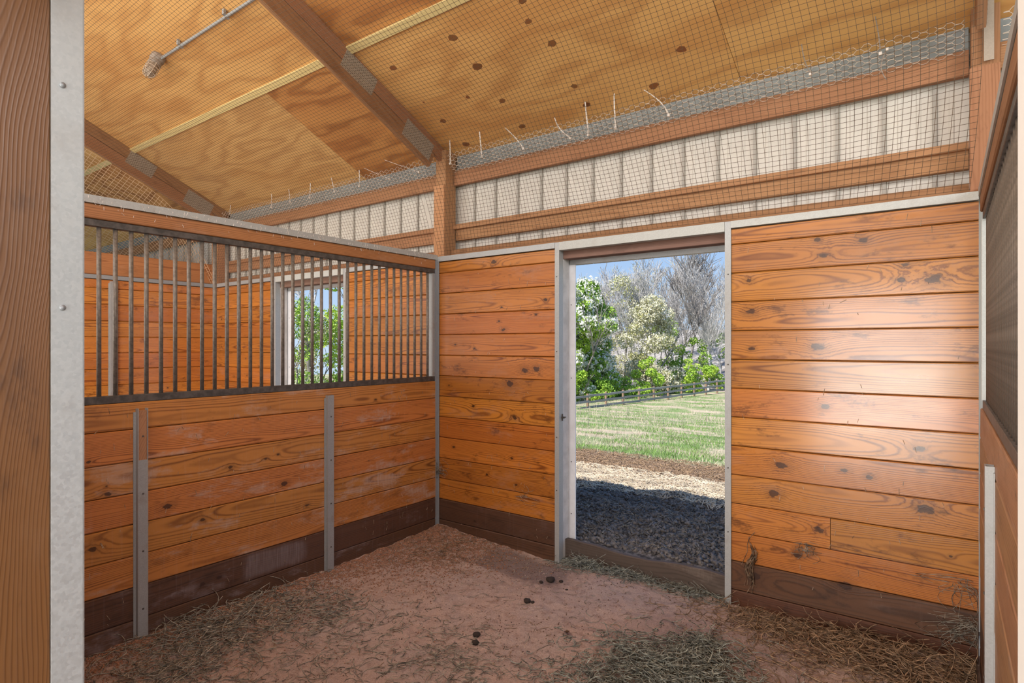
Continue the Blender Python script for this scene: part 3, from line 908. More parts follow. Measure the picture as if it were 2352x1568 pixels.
# roof skin above (metal), both slopes, so that the sun stays out
rp = struct('roof')
RY = RIDGE; RZ = zc(RIDGE)
mk('roof_panel', box_mesh('r1', ((-9.0, -0.6, 0.03), (6.2, (0.55 - RY) * math.hypot(1, 0.457), 0.06))), m_flash, rp,
   Matrix.Translation((0, 0.55, zc(0.55))) @ Matrix(((1, 0, 0, 0), (0, SL.y, NRM.y, 0), (0, SL.z, NRM.z, 0), (0, 0, 0, 1))) @ Matrix.Translation((0, 0.6, 0)))
bm = bmesh.new()
w2 = [bm.verts.new(v) for v in ((-9, RY, RZ + .05), (6.2, RY, RZ + .05), (6.2, 2 * RY, RZ + .05 + 0.457 * RY), (-9, 2 * RY, RZ + .05 + 0.457 * RY))]
f = bm.faces.new(w2); ex = bmesh.ops.extrude_face_region(bm, geom=[f])
for v in ex['geom']:
    if isinstance(v, bmesh.types.BMVert): v.co.z += 0.03
mk('roof_panel', bm_mesh('r2', bm), m_ply, rp)

# rafters / truss chords
def truss(x, label):
    """two stacked chords with toothed plates on the face that looks right"""
    t = thing('roof_truss', (x, 0.0, zc(0.0) - 0.27), label, 'truss')
    def line(d0, y0=0.10, y1=RY):
        k = math.hypot(1, 0.457)
        a = CZ0 + SL * ((0.14 - y0) * k) - NRM * d0; b = CZ0 + SL * ((0.14 - y1) * k) - NRM * d0
        a.x = b.x = x; return a, b
    a, b = line(0.059); beam('upper_chord', a, b, 0.038, 0.114, m_truss, t, up=NRM)
    a, b = line(0.184, -0.03); beam('lower_chord', a, b, 0.038, 0.128, m_truss, t, up=NRM)
    return t


def nail_plate(parent, x, y0, y1, d0, d1):
    """toothed plate lying on the +X face; rows of punched slots"""
    k = math.hypot(1, 0.457)
    L = abs(y1 - y0) * k; Hh = d1 - d0
    c = CZ0 + SL * ((0.14 - (y0 + y1) / 2) * k) - NRM * ((d0 + d1) / 2); c.x = x
    M = Matrix.Identity(4)
    for i in range(3):
        M[i][0] = SL[i]; M[i][1] = (1, 0, 0)[i]; M[i][2] = SL.cross(Vector((1, 0, 0)))[i]; M[i][3] = c[i]
    p = mk('nail_plate', box_mesh('plate', ((-L / 2, -0.001, -Hh / 2), (L / 2, 0.0015, Hh / 2))), m_plate, parent, M)
    bm = bmesh.new()
    nx = int(L / 0.024); nz = int(Hh / 0.013)
    for i in range(nx):
        for j in range(nz):
            u = -L / 2 + (i + 0.5 + (0.25 if j % 2 else -0.25)) * L / nx; w = -Hh / 2 + (j + 0.5) * Hh / nz
            add_box(bm, (u - 0.0048, 0.0, w - 0.0019), (u + 0.0048, 0.0022, w + 0.0019))
    mk('tooth_slot', bm_mesh('slots', bm), m_hole, p, M, kind='stuff')


t_main = truss(0.0145, 'big brown roof truss sloping down to the left corner post of the stall')
nail_plate(t_main, 0.034, -0.69, -0.97, 0.015, 0.165)
nail_plate(t_main, 0.034, -0.06, -0.36, 0.06, 0.215)
t_left = truss(-3.71, 'brown roof truss over the far wall of the neighbouring stall')
nail_plate(t_left, -3.690, -0.70, -0.965, 0.012, 0.165)
nail_plate(t_left, -3.690, -0.05, -0.35, 0.03, 0.20)
t_right = truss(3.640, 'brown roof truss over the right wall, at the right edge')
nail_plate(t_right, 3.660, -0.35, -0.75, 0.02, 0.17)
nail_plate(t_right, 3.660, -0.02, -0.3, 0.06, 0.22)

# ---- conduit and jar light
lx, ly = -1.74, -1.50
lz = zc(ly)
co = thing('electrical_conduit', (lx + 0.7, ly, lz - 0.02), 'grey metal conduit running along the plywood ceiling to the jar light', 'conduit')
x = np.linspace(lx + 0.05, -0.01, 12)
P = np.stack([x, np.full(12, ly + 0.0), np.full(12, lz - 0.030)], 1)[None]
mk('tube', tube_mesh('tube', P, 0.012, 10), m_conduit, co)
for xx in (-1.35, -0.65, -0.15):
    mk('strap', box_mesh('strap', ((xx - 0.012, ly - 0.03, lz - 0.030), (xx + 0.012, ly - 0.012, lz + 0.01)), ((xx - 0.012, ly - 0.016, lz - 0.046), (xx + 0.012, ly + 0.016, lz - 0.042))), m_conduit, co)
li = thing('barn_light', (lx, ly, lz), 'dusty cobwebbed jar light with wire guard hanging from the left ceiling', 'light')
ML = Matrix.Translation((lx, ly, lz)) @ (-NRM).to_track_quat('Z', 'Y').to_matrix().to_4x4()


def lathe(name, prof, n=16):
    bm = bmesh.new(); rings = []
    for r, z in prof:
        rings.append([bm.verts.new((r * math.cos(2 * math.pi * i / n), r * math.sin(2 * math.pi * i / n), z)) for i in range(n)])
    for a, b in zip(rings[:-1], rings[1:]):
        for i in range(n): bm.faces.new((a[i], a[(i + 1) % n], b[(i + 1) % n], b[i]))
    bm.faces.new(rings[0]); bm.faces.new(rings[-1])
    return smooth(bm_mesh(name, bm))


mk('junction_box', lathe('jb', [(0.052, 0.0), (0.056, 0.004), (0.056, 0.045), (0.050, 0.052), (0.05, 0.058)]), m_lampbase, li, ML)
mk('collar', lathe('col', [(0.047, 0.056), (0.050, 0.06), (0.050, 0.085), (0.044, 0.092)]), m_lampbase, li, ML)
mk('glass_jar', lathe('jar', [(0.036, 0.09), (0.040, 0.10), (0.041, 0.16), (0.038, 0.185), (0.028, 0.203), (0.012, 0.212)]), m_lamp, li, ML)
parts = []
for z, r in ((0.100, 0.048), (0.128, 0.049), (0.156, 0.048), (0.183, 0.044)):
    t = np.linspace(0, 2 * math.pi, 25)
    parts.append(tubes(np.stack([r * np.cos(t), r * np.sin(t), np.full(25, z)], 1)[None], 0.0032, 5))
for k in range(6):
    a = k * math.pi / 3
    pr = [(0.048, 0.09), (0.050, 0.12), (0.050, 0.155), (0.046, 0.185), (0.033, 0.21), (0.010, 0.222)]
    parts.append(tubes(np.array([[r * math.cos(a), r * math.sin(a), z] for r, z in pr])[None], 0.0032, 5))
mk('wire_guard', smooth(mesh_from('guard', *joinVF(parts))), m_guard, li, ML)

# ================================================================ netting under the roof
def net_profile(z_top_off=0.285):
    pts = []
    for y in np.linspace(-4.3, -0.95, 60): pts.append((y, zc(y) - z_top_off))
    pts += [(-0.80, zc(-0.80) - z_top_off - 0.002), (-0.62, zc(-0.62) - 0.30), (-0.46, 3.17), (-0.33, 3.03), (-0.23, 2.87), (-0.155, 2.70), (-0.095, 2.54), (-0.050, 2.43), (-0.028, 2.362)]
    return np.array(pts)


def net_mesh(x0, x1, sag, dx=0.034, ds=0.028, rad=0.0012, skew=0.05, nodes=True, amp=0.02, prof=None):
    prof = net_profile() if prof is None else prof
    seg = np.r_[0, np.cumsum(np.linalg.norm(np.diff(prof, axis=0), axis=1))]
    S = seg[-1]
    def surf(x, s):
        y = np.interp(s, seg, prof[:, 0]); z = np.interp(s, seg, prof[:, 1])
        u = (x - x0) / (x1 - x0); t = s / S
        bow = np.sin(np.pi * np.clip(u, 0, 1))
        ed = np.clip((S - s) / 0.5, 0, 1)
        z = z - sag * bow * ed + amp * np.sin(x * 3.1 + s * 2.3) * np.sin(s * 1.7 + x) * ed * bow
        wallish = np.clip((s - (S - 1.35)) / 1.35, 0, 1)
        xs = x + skew * np.sin(np.pi * wallish) * np.sin(x * 2.2 + 0.6)
        y = y + 0.018 * np.sin(x * 5.0 + s) * np.sin(np.pi * wallish)
        return np.stack([xs, y, z], -1)
    nx = int((x1 - x0) / dx); ns = int(S / ds)
    X = np.linspace(x0, x1, nx + 1); SS = np.linspace(0, S, ns + 1)
    kl = 64
    sg = np.linspace(0, S, kl)
    A = surf(np.repeat(X[:, None], kl, 1), np.repeat(sg[None], nx + 1, 0))
    kx = max(12, int((x1 - x0) * 8))
    xg = np.linspace(x0, x1, kx)
    B = surf(np.repeat(xg[None], ns + 1, 0), np.repeat(SS[:, None], kx, 1))
    parts = [tubes(A, rad, 3), tubes(B, rad, 3)]
    V, F = joinVF(parts)
    if nodes:
        XX, TT = np.meshgrid(X[::1], SS[::1], indexing='ij')
        C = surf(XX, TT).reshape(-1, 3)
        r = rad * 2.0
        off = np.array([[r, 0, 0], [-r, 0, 0], [0, r, r], [0, -r, r], [0, 0, -r * 1.3]])
        kv = (C[:, None] + off[None]).reshape(-1, 3)
        b = np.arange(len(C))[:, None] * 5
        tri = np.array([[0, 2, 3], [1, 3, 2], [0, 4, 2], [0, 3, 4], [1, 2, 4], [1, 4, 3]])
        kf = (b[:, None] + tri[None]).reshape(-1, 3)
        kf = np.concatenate([kf, kf[:, 2:3]], 1)
    m = mesh_from('net', V, F)
    res = [m]
    if nodes: res.append(mesh_from('knots', kv, kf[:, :3]))
    return res


def net(name, label, x0, x1, sag, mat, **k):
    r = thing(name, ((x0 + x1) / 2, -1.0, 3.2), label, 'netting')
    ms = net_mesh(x0, x1, sag, **k)
    mk('mesh_cord', ms[0], mat, r)
    if len(ms) > 1: mk('net_knot', ms[1], mat, r, kind='stuff')
    return r


net('bird_netting', 'fine brown bird netting below the ceiling of the near stall, right of the main truss', 0.036, 3.60, 0.03, m_net)
net('bird_netting', 'fine brown bird netting below the ceiling on the left of the main truss', -3.68, -0.007, 0.03, m_net)
net('bird_netting', 'sagging tan netting beyond the far truss, above the far wall', -8.9, -3.735, 0.62, m_net_tan, dx=0.05, ds=0.05, rad=0.0028, nodes=False, amp=0.05)

# hexagonal wire closing the eave gap
def hexwire(a, b):
    parts = []
    cell = 0.036; h = 0.0155
    p0 = np.array([0.100, 3.080]); p1 = np.array([0.000, 3.235])
    w = np.linalg.norm(p1 - p0); rows = int(w / h)
    n = int((b - a) / (cell * 0.5))
    i = np.arange(n + 1)
    xs = a + i * cell * 0.5
    lines = []
    for r in range(rows):
        ph = np.array([0, 0, 1, 1])[(i + (2 if r % 2 else 0)) % 4]
        t = (r + ph * 0.92) * h / w
        wob = 0.004 * np.sin(xs * 9 + r)
        yz = p0[None] + (p1 - p0)[None] * t[:, None]
        lines.append(np.stack([xs + 0.25 * cell * ((i % 2) * 0.3), yz[:, 0] - 0.012 * np.sin(np.pi * t) + wob * 0.5, yz[:, 1] - 0.01 * np.sin(np.pi * t) + wob], 1))
    return tubes(np.array(lines), 0.0019, 3)


for (a, b), lab in zip(((-3.66, -0.05), (0.09, 3.598), (3.73, 4.3)), ('strip of pale hexagonal wire mesh under the eave left of the main truss', 'strip of pale hexagonal wire mesh under the eave above the stall door',
                                                                   'short piece of hexagonal wire mesh right of the right-hand post')):
    mk('wire_mesh_strip', smooth(mesh_from('hex', *hexwire(a, b))), m_wire, None, None, None, lab, 'wire mesh')

# zip ties
ZT = [(0.154, 3.124, 0.164, 3.51), (0.496, 3.115, 0.478, 3.528), (1.47, 3.086, 1.449, 3.472), (1.682, 3.09, 1.699, 3.479), (-2.597, 3.15, -2.623, 3.53), (-2.234, 3.15, -2.251, 3.54), (-1.88, 3.15, -1.811, 3.51), (-1.462, 3.15, -1.526, 3.56), (-1.077, 3.14, -1.083, 3.54), (-3.70, 3.20, -3.80, 3.55), (-3.50, 3.20, -3.38, 3.54), (0.907, 3.099, 0.761, 3.278), (1.323, 3.094, 1.214, 3.252), (2.061, 3.088, 1.907, 3.276), (-0.648, 3.139, -0.955, 3.282), (-0.261, 3.133, -0.678, 3.311), (2.891, 3.128, 2.853, 3.29), (3.227, 3.144, 3.207, 3.327), (3.256, 3.159, 3.256, 2.983)]
ORD = ['first', 'second', 'third', 'fourth', 'fifth', 'sixth', 'seventh', 'eighth', 'ninth', 'tenth']
left = sorted([z for z in ZT if z[0] < 0], key=lambda q: -q[0]); right = sorted([z for z in ZT if z[0] > 0], key=lambda q: q[0])
for side, lst in (('left', left), ('right', right)):
    for i, (hx, hz, tx, tz) in enumerate(lst):
        dirn = 'hanging down' if tz < hz else ('upright' if abs(tx - hx) < 0.10 else 'leaning left')
        t = thing('cable_tie', (hx, 0.05, hz), ('dusty grey' if hx > 2.5 else 'white') + ' cable tie, tail %s, %s along the eave %s of the corner post' % (dirn, ORD[i], side),
                  'cable tie', 'cable ties along the eave wire')
        n = 7; u = np.linspace(0, 1, n); rr = random.Random(i + 40)
        bx = rr.uniform(-0.03, 0.03)
        yh = -0.015 if hx > 0 else 0.03
        P = np.stack([hx + (tx - hx) * u + bx * np.sin(np.pi * u), np.full(n, yh) - 0.04 * u * u, hz + (tz - hz) * u], 1)
        V = []; F = []
        dull = hx > 2.5
        wv = np.linspace(0.0056, 0.0040, n) * (0.6 if dull else 1.0)
        for k in range(n):
            for (sx, sy) in ((-1, -1), (1, -1), (1, 1), (-1, 1)): V.append((P[k, 0] + sx * wv[k], P[k, 1] + sy * 0.0012, P[k, 2]))
        for k in range(n - 1):
            for s in range(4): F.append((k * 4 + s, k * 4 + (s + 1) % 4, (k + 1) * 4 + (s + 1) % 4, (k + 1) * 4 + s))
        F.append((3, 2, 1, 0)); F.append(tuple((n - 1) * 4 + s for s in range(4)))
        mk('tail', mesh_from('tail', V, F), m_lampbase if dull else m_tie, t)
        mk('lock_head', box_mesh('head', ((hx - 0.007, yh - 0.006, hz - 0.010), (hx + 0.007, yh + 0.006, hz + 0.006))), m_tie, t)

# ================================================================ floor
def fl_h(x, y):
    h = 0.018 * mnoise.noise((x * 1.3, y * 1.3, 0)) + 0.016 * mnoise.noise((x * 4, y * 4, 3)) + 0.009 * mnoise.noise((x * 13, y * 13, 7))
    h += 0.006 * mnoise.noise((x * 26, y * 26, 11)) + 0.0035 * mnoise.noise((x * 60, y * 60, 13))
    h += 0.045 * math.exp(-math.hypot(x, y) / 0.45) + 0.020 * math.exp(-abs(x) / 0.18) * (1 if x < 2 else 0)
    h += 0.012 * math.exp(-abs(y) / 0.12)
    h += 0.05 * math.exp(-(((x - 3.5) / 0.45) ** 2 + ((y + 0.35) / 0.5) ** 2))
    h -= 0.012 * math.exp(-(((x - 1.0) / 0.35) ** 2 + ((y + 0.22) / 0.2) ** 2))
    return h


def height_grid(name, xs, ys, fn):
    V = np.array([(x, y, fn(x, y)) for x in xs for y in ys]); nx, ny = len(xs), len(ys)
    i = np.arange(nx * ny).reshape(nx, ny)
    F = np.stack([i[:-1, :-1], i[1:, :-1], i[1:, 1:], i[:-1, 1:]], -1).reshape(-1, 4)
    return smooth(mesh_from(name, V, F))


fo = mk('floor', height_grid('floor', np.linspace(-0.005, 3.645, 300), np.linspace(-3.45, 0.13, 290), fl_h), m_floor, kind='structure')
mk('floor', box_mesh('fl2', ((X_FAR, -3.4, -0.1), (-0.1, 0.1, 0.0))), m_floor, kind='structure')
mk('floor', box_mesh('fl3', ((-9.0, -11.0, -0.12), (6.2, -3.452, -0.01))), flat('concrete_aisle', (0.38, 0.35, 0.32), 0.8), kind='structure')


# hay: curved strands as thin tubes in one uncountable heap
def strands(n, cx, cy, rx, ry, ln, rad, hmax, seed, zf=fl_h, curl=1.2, gauss=True):
    g = np.random.default_rng(seed)
    if gauss: px = cx + g.normal(0, rx * 0.5, n); py = cy + g.normal(0, ry * 0.5, n)
    else: px = cx + g.uniform(-rx, rx, n); py = cy + g.uniform(-ry, ry, n)
    px = np.clip(px, 0.03, 3.60); py = np.clip(py, -3.3, -0.03 if cy < -0.05 else 0.07)
    L = ln * g.uniform(0.4, 1.3, n); a = g.uniform(0, 2 * np.pi, n); c = g.normal(0, curl, n) / 5
    k = 6; P = np.zeros((n, k, 3))
    dens = np.exp(-(((px - cx) / rx) ** 2 + ((py - cy) / ry) ** 2)) if gauss else np.ones(n)
    base = np.array([zf(x, y) for x, y in zip(px, py)]) + 0.003 + hmax * dens * g.uniform(0, 1, n)
    tilt = g.normal(0, 0.22, n) * (hmax > 0.01) + g.normal(0, 0.05, n)
    for j in range(k):
        ang = a + c * (j - 2.5) * 2
        if j == 0: P[:, 0] = np.stack([px, py, base], 1)
        else:
            st = L / (k - 1)
            P[:, j, 0] = P[:, j - 1, 0] + np.cos(ang) * st; P[:, j, 1] = P[:, j - 1, 1] + np.sin(ang) * st
            P[:, j, 2] = np.maximum(P[:, j - 1, 2] + tilt * st, 0.0)
    ctr = P.mean(axis=1) - np.stack([px, py, base], 1)
    P[:, :, :2] -= ctr[:, None, :2]
    P[..., 0] = np.clip(P[..., 0], 0.014, 3.62); P[..., 1] = np.clip(P[..., 1], -3.32, -0.006 if cy < -0.05 else 0.075)
    fz = np.array([zf(x, y) for x, y in P[..., :2].reshape(-1, 2)]).reshape(n, k)
    P[..., 2] = np.maximum(P[..., 2], fz + 0.002)
    r = rad * g.uniform(0.6, 1.4, n)
    return tubes(P, r[:, None] * np.array([0.7, 1, 1, 1, 1, 0.5])[None], 3)


def hay(name, label, mat, specs, cat='hay'):
    V, F = joinVF([strands(*s[:-1], **s[-1]) if isinstance(s[-1], dict) else strands(*s) for s in specs])
    return mk(name, smooth(mesh_from(name, V, F)), mat, None, None, 'stuff', label, cat)


hay('hay_pile', 'large grey-green clump of loose hay on the floor at the front right', m_hay_green,
    [(1500, 2.45, -0.93, 0.42, 0.33, 0.13, 0.0022, 0.055, 11, dict(curl=2.2)), (500, 2.25, -1.25, 0.35, 0.3, 0.12, 0.0022, 0.03, 12, dict(curl=2.2)), (350, 2.48, -0.62, 0.16, 0.16, 0.12, 0.0020, 0.04, 13, dict(curl=2.2))])
hay('hay_pile', 'grey hay tangle along the foot of the left partition', m_hay_grey,
    [(480, 0.22, -2.0, 0.34, 0.5, 0.16, 0.0024, 0.045, 14), (260, 0.40, -1.55, 0.5, 0.3, 0.14, 0.0022, 0.02, 15), (260, 0.45, -2.3, 0.3, 0.4, 0.15, 0.0023, 0.02, 16)])
hay('hay_pile', 'brown straw litter along the foot of the right back wall', m_hay_brown,
    [(900, 3.2, -0.25, 0.6, 0.32, 0.17, 0.0023, 0.05, 17), (420, 2.75, -0.13, 0.5, 0.18, 0.12, 0.0020, 0.02, 18), (500, 3.45, -0.6, 0.2, 0.5, 0.15, 0.0022, 0.04, 19)])
hay('hay_pile', 'wisps of grey hay lying against the door sill', m_hay_green,
    [(420, 1.42, 0.02, 0.2, 0.09, 0.12, 0.0020, 0.035, 20), (300, 1.75, 0.03, 0.25, 0.07, 0.10, 0.0019, 0.025, 21), (220, 2.15, 0.02, 0.3, 0.08, 0.13, 0.0019, 0.02, 22)])
hay('hay_litter', 'scattered grey straws over the pink bedding', m_hay_grey,
    [(900, 1.8, -1.6, 1.8, 1.7, 0.075, 0.0014, 0.0, 23, dict(gauss=False)), (350, 0.9, -2.0, 0.6, 0.7, 0.10, 0.0019, 0.012, 24), (300, 1.5, -1.5, 0.5, 0.4, 0.10, 0.0019, 0.01, 25)], 'litter')
hay('hay_litter', 'scattered brown straws near the back wall and corner', m_hay_brown,
    [(600, 0.35, -0.35, 0.4, 0.4, 0.06, 0.0014, 0.01, 26), (500, 1.8, -1.2, 1.8, 1.1, 0.06, 0.0014, 0.0, 27, dict(gauss=False)), (350, 3.0, -0.8, 0.6, 0.5, 0.10, 0.0017, 0.01, 28)], 'litter')
hay('hay_litter', 'scattered pale straws on the bedding', m_hay_tan,
    [(300, 1.8, -1.4, 1.8, 1.4, 0.06, 0.0009, 0.0, 29, dict(gauss=False)), (110, 0.25, -1.9, 0.25, 0.6, 0.14, 0.0019, 0.03, 30)], 'litter')

# wood pellets banked along the left wall and corner
g = np.random.default_rng(5)
n = 14000
u = g.exponential(0.16, n); v = g.uniform(-3.0, -0.02, n)
far = g.random(n) < 0.30
u[far] = np.abs(g.normal(0.35, 0.30, far.sum())); v[far] = -np.abs(g.normal(0.15, 0.4, far.sum()))
u = np.clip(u, 0.016, 1.6); v = np.clip(v, -3.2, -0.018)
C = np.stack([u, v, np.array([fl_h(a, b) for a, b in zip(u, v)]) + 0.002], 1)
a = g.uniform(0, 2 * np.pi, n); s = g.uniform(0.0028, 0.0052, n)
D = np.stack([np.cos(a), np.sin(a), g.uniform(-.4, .4, n)], 1) * (s * 1.7)[:, None]
E_ = np.stack([-np.sin(a), np.cos(a), np.zeros(n)], 1) * s[:, None]
Z_ = np.stack([np.zeros(n), np.zeros(n), s], 1)
V = np.stack([C + D, C + E_, C - D, C - E_, C + Z_, C - Z_], 1).reshape(-1, 3)
tri = np.array([[0, 1, 4], [1, 2, 4], [2, 3, 4], [3, 0, 4], [1, 0, 5], [2, 1, 5], [3, 2, 5], [0, 3, 5]])
F = (np.arange(n)[:, None, None] * 6 + tri[None]).reshape(-1, 3)
mk('wood_pellets', mesh_from('pellets', V, F), m_pellet, None, None, 'stuff', 'reddish wood pellets banked along the left partition and back corner', 'bedding')


for nm, lab, mat, n, sd in (('bedding_chips', 'pale wood chips strewn all over the bedding', flat('pale_chip', (0.58, 0.42, 0.345), 0.9, 0.25, 30), 9000, 91),
                            ('bedding_chips', 'dark brown crumbs strewn all over the bedding', flat('brown_crumb', (0.20, 0.11, 0.08), 0.9, 0.25, 30), 6500, 92)):
    g = np.random.default_rng(sd)
    u = g.uniform(0.02, 3.6, n); v = -3.1 * g.uniform(0, 1, n) - 0.02
    keep = np.array([mnoise.noise((a * 2.2, b * 2.2, sd)) > g.uniform(-0.5, 0.35) for a, b in zip(u, v)]); u = u[keep]; v = v[keep]; n = len(u)
    C = np.stack([u, v, np.array([fl_h(a, b) for a, b in zip(u, v)]) + 0.0015], 1)
    R3 = (g.normal(0, 1, (n, 6, 3)) * 0.3 + np.array([[1, 0, 0], [0, 1, 0], [-1, 0, 0], [0, -1, 0], [0, 0, .6], [0, 0, -.6]])[None]) * g.uniform(0.0018, 0.0055, n)[:, None, None]
    V = (C[:, None] + R3).reshape(-1, 3)
    F = (np.arange(n)[:, None, None] * 6 + tri[None]).reshape(-1, 3)
    mk(nm, mesh_from('chips', V, F), mat, None, None, 'stuff', lab, 'bedding')

# dark clods
def clod_mesh(seed):
    bm = bmesh.new(); bmesh.ops.create_icosphere(bm, subdivisions=2, radius=1)
    for vtx in bm.verts:
        k = 1 + 0.35 * mnoise.noise(vtx.co * 1.7 + Vector((seed * 9.1, 0, 0))); vtx.co *= k; vtx.co.z *= 0.6
    return smooth(bm_mesh('clod', bm))


clods = [clod_mesh(i) for i in range(3)]
CL = [(1.329, -0.285, 0.032, 'largest dark clod on the floor, level with the left door post'), (1.40, -0.265, 0.016, 'small dark clod just right of the largest one'),
      (1.30, -0.36, 0.014, 'small dark clod in front of the largest one'), (1.413, -0.691, 0.024, 'dark clod in the middle of the floor, nearer than the largest one'),
      (1.45, -0.68, 0.012, 'tiny dark clod touching the middle one'), (1.429, -1.194, 0.022, 'dark clod towards the front, upper of a pair'), (1.469, -1.253, 0.020, 'dark clod towards the front, lower of a pair'),
      (1.50, -0.36, 0.010, 'tiny dark clod right of the others below the sill')]
for i, (x, y, r, lab) in enumerate(CL):
    mk('dirt_clod', clods[i % 3], m_dung, None, Matrix.Translation((x, y, fl_h(x, y) + r * 0.35)) @ Matrix.Rotation(i * 1.3, 4, 'Z') @ Matrix.Scale(r, 4), None, lab, 'clod', 'dark clods on the floor')
# one dry leaf
bm = bmesh.new()
ol = [(0, 0, 0), (.015, .012, .008), (.035, .016, .016), (.055, .008, .02), (.068, 0, .028), (.05, -.01, .018), (.03, -.014, .01), (.012, -.010, .004)]
vs = [bm.verts.new(p) for p in ol]; mid = [bm.verts.new((.02, 0, .002)), bm.verts.new((.045, 0, .01))]
for q in ((0, 1, 8), (1, 2, 8), (2, 9, 8), (2, 3, 9), (3, 4, 9), (4, 5, 9), (5, 6, 9), (6, 8, 9), (6, 7, 8), (7, 0, 8)):
    allv = vs + mid; bm.faces.new([allv[k] for k in q])
ex = bmesh.ops.extrude_face_region(bm, geom=list(bm.faces))
for vtx in ex['geom']:
    if isinstance(vtx, bmesh.types.BMVert): vtx.co.z += 0.0012
mk('dry_leaf', bm_mesh('leaf', bm), m_leafdry, None, Matrix.Translation((1.816, -0.889, fl_h(1.816, -.889) + 0.003)) @ Matrix.Rotation(-0.9, 4, 'Z'), None, 'curled dry brown leaf lying alone on the bedding', 'leaf')

# wisps caught on the walls
def wisp(label, x, y, z, n, spread, ln, axis, mat, seed, hang=0.7, rad=0.0012):
    g = np.random.default_rng(seed); k = 6
    P = np.zeros((n, k, 3)); t = np.linspace(0, 1, k)
    for i in range(n):
        L = ln * g.uniform(0.4, 1.2)
        d = np.array([g.normal(0, 0.16 if hang > 2 else 1), 0, -abs(g.normal(hang, 0.6)) if hang > 0 else g.normal(0, 0.6)]); d /= np.linalg.norm(d)
        o = np.array([g.normal(0, spread), 0, g.normal(0, spread * (3.0 if hang > 2 else 1))])
        w = g.normal(0, 0.12 if hang > 2 else 0.5)
        q = o[None] + d[None] * (t[:, None] * L); q[:, 0] += w * L * np.sin(t * 3.1)
        P[i, :, 0] = x + (q[:, 0] if axis == 'x' else 0); P[i, :, 2] = z + q[:, 2]
        P[i, :, 1] = y - 0.004 - np.abs(g.normal(0, 0.006)) - 0.012 * np.sin(np.pi * t) * g.random()
    if hang > 2: P[..., 0] += 0.010 * np.sin(P[..., 2] * 40) + 0.014 * np.sin(P[..., 2] * 17 + 1)
    P[..., 0] = np.clip(P[..., 0], 0.008, 3.63)
    mk('hay_wisp', smooth(mesh_from('wisp', *tubes(P, rad, 3))), mat, None, None, 'stuff', label, 'hay')


wisp('long brown hay wisp hanging on the wall right of the door post', 2.575, 0, 0.38, 22, 0.014, 0.20, 'x', m_hay_tan2, 1, 2.5, 0.0020)
wisp('tuft of grey hay caught on the corner angle of the two plank walls', 0.012, -0.012, 0.53, 45, 0.02, 0.10, 'x', m_hay_grey, 2, 0.0, 0.0012)
wisp('small hay tuft caught on the back wall left of the door', 0.89, 0, 0.44, 14, 0.02, 0.09, 'x', m_hay_grey, 3, 0.0)
wisp('hay tuft caught at the right end of the back wall, low down', 3.555, 0, 0.42, 26, 0.025, 0.12, 'x', m_hay_grey, 4, 0.5)
wisp('small clump of grey hay stuck to the right back wall', 2.86, 0, 0.455, 30, 0.018, 0.06, 'x', m_hay_grey, 6, 0.2)
wisp('straggling hay in the back right corner above the floor', 3.60, 0, 0.22, 60, 0.035, 0.16, 'x', m_hay_grey, 7, 0.4)

# short straws and splinters stuck to the planks
g = np.random.default_rng(77)
for side in ('left', 'back'):
    n = 120
    P = np.zeros((n, 3, 3))
    for i in range(n):
        L = g.uniform(0.010, 0.038); th = g.normal(math.pi / 2, 0.35)
        if side == 'left':
            y0 = g.uniform(-2.7, -0.05); z0 = g.uniform(0.1, 1.25)
            for j, t in enumerate((0, .5, 1)): P[i, j] = (0.0035, y0 + math.cos(th) * L * t, z0 + math.sin(th) * L * t)
        else:
            x0 = g.uniform(0.03, 1.15) if g.random() < 0.55 else g.uniform(2.5, 3.6); z0 = g.uniform(0.1, 2.28)
            for j, t in enumerate((0, .5, 1)): P[i, j] = (x0 + math.cos(th) * L * t, -0.0035, z0 + math.sin(th) * L * t)
    mk('straw_bits', mesh_from('bits', *tubes(P, 0.0013, 3)), m_hay_tan, None, None, 'stuff', 'short pale bits of straw stuck to the planks of the %s' % ('left partition' if side == 'left' else 'back wall'), 'straw')
n = 200
P = np.zeros((n, 3, 3))
for i in range(n):
    L = g.uniform(0.006, 0.022); th = g.normal(math.pi / 2, 0.4); y0 = g.uniform(-2.9, -0.05); z0 = 2.362 - abs(g.normal(0, 0.03)); xx = 0.009 if z0 > 2.324 else 0.003
    for j, t in enumerate((0, .5, 1)): P[i, j] = (xx, y0 + math.cos(th) * L * t, z0 - math.sin(th) * L * t * 0.8)
mk('straw_bits', mesh_from('bits', *tubes(P, 0.0012, 3)), m_tie, None, None, 'stuff', 'tiny white flecks on the cap rail of the left partition', 'straw')

# ================================================================ outdoors
def terrain(x, y):
    d = max(0.0, y - 0.3)
    z = 0.125 - 0.095 * d if d < 30 else 0.125 - 2.85 + 0.0 * d
    if 26 < d < 34:
        t = (d - 26) / 8; z = 0.125 - 0.095 * (26 + (d - 26) * (1 - t * 0.5))
    if d >= 34: z = 0.125 - 0.095 * 30 + max(0.0, y - 58) * 0.14
    z += 0.06 * mnoise.noise((x * 0.35, y * 0.35, 0)) * min(1, d / 3)
    if y < 7:
        k = 1.0 if y < 2.6 else 0.55
        z += k * (0.055 * mnoise.noise((x * 2.3, y * 2.3, 2)) + 0.045 * mnoise.noise((x * 6.5, y * 6.5, 5)) + 0.022 * mnoise.noise((x * 17, y * 17, 9))) * min(1, (y - 0.12) / 0.5 + 0.15)
    return z


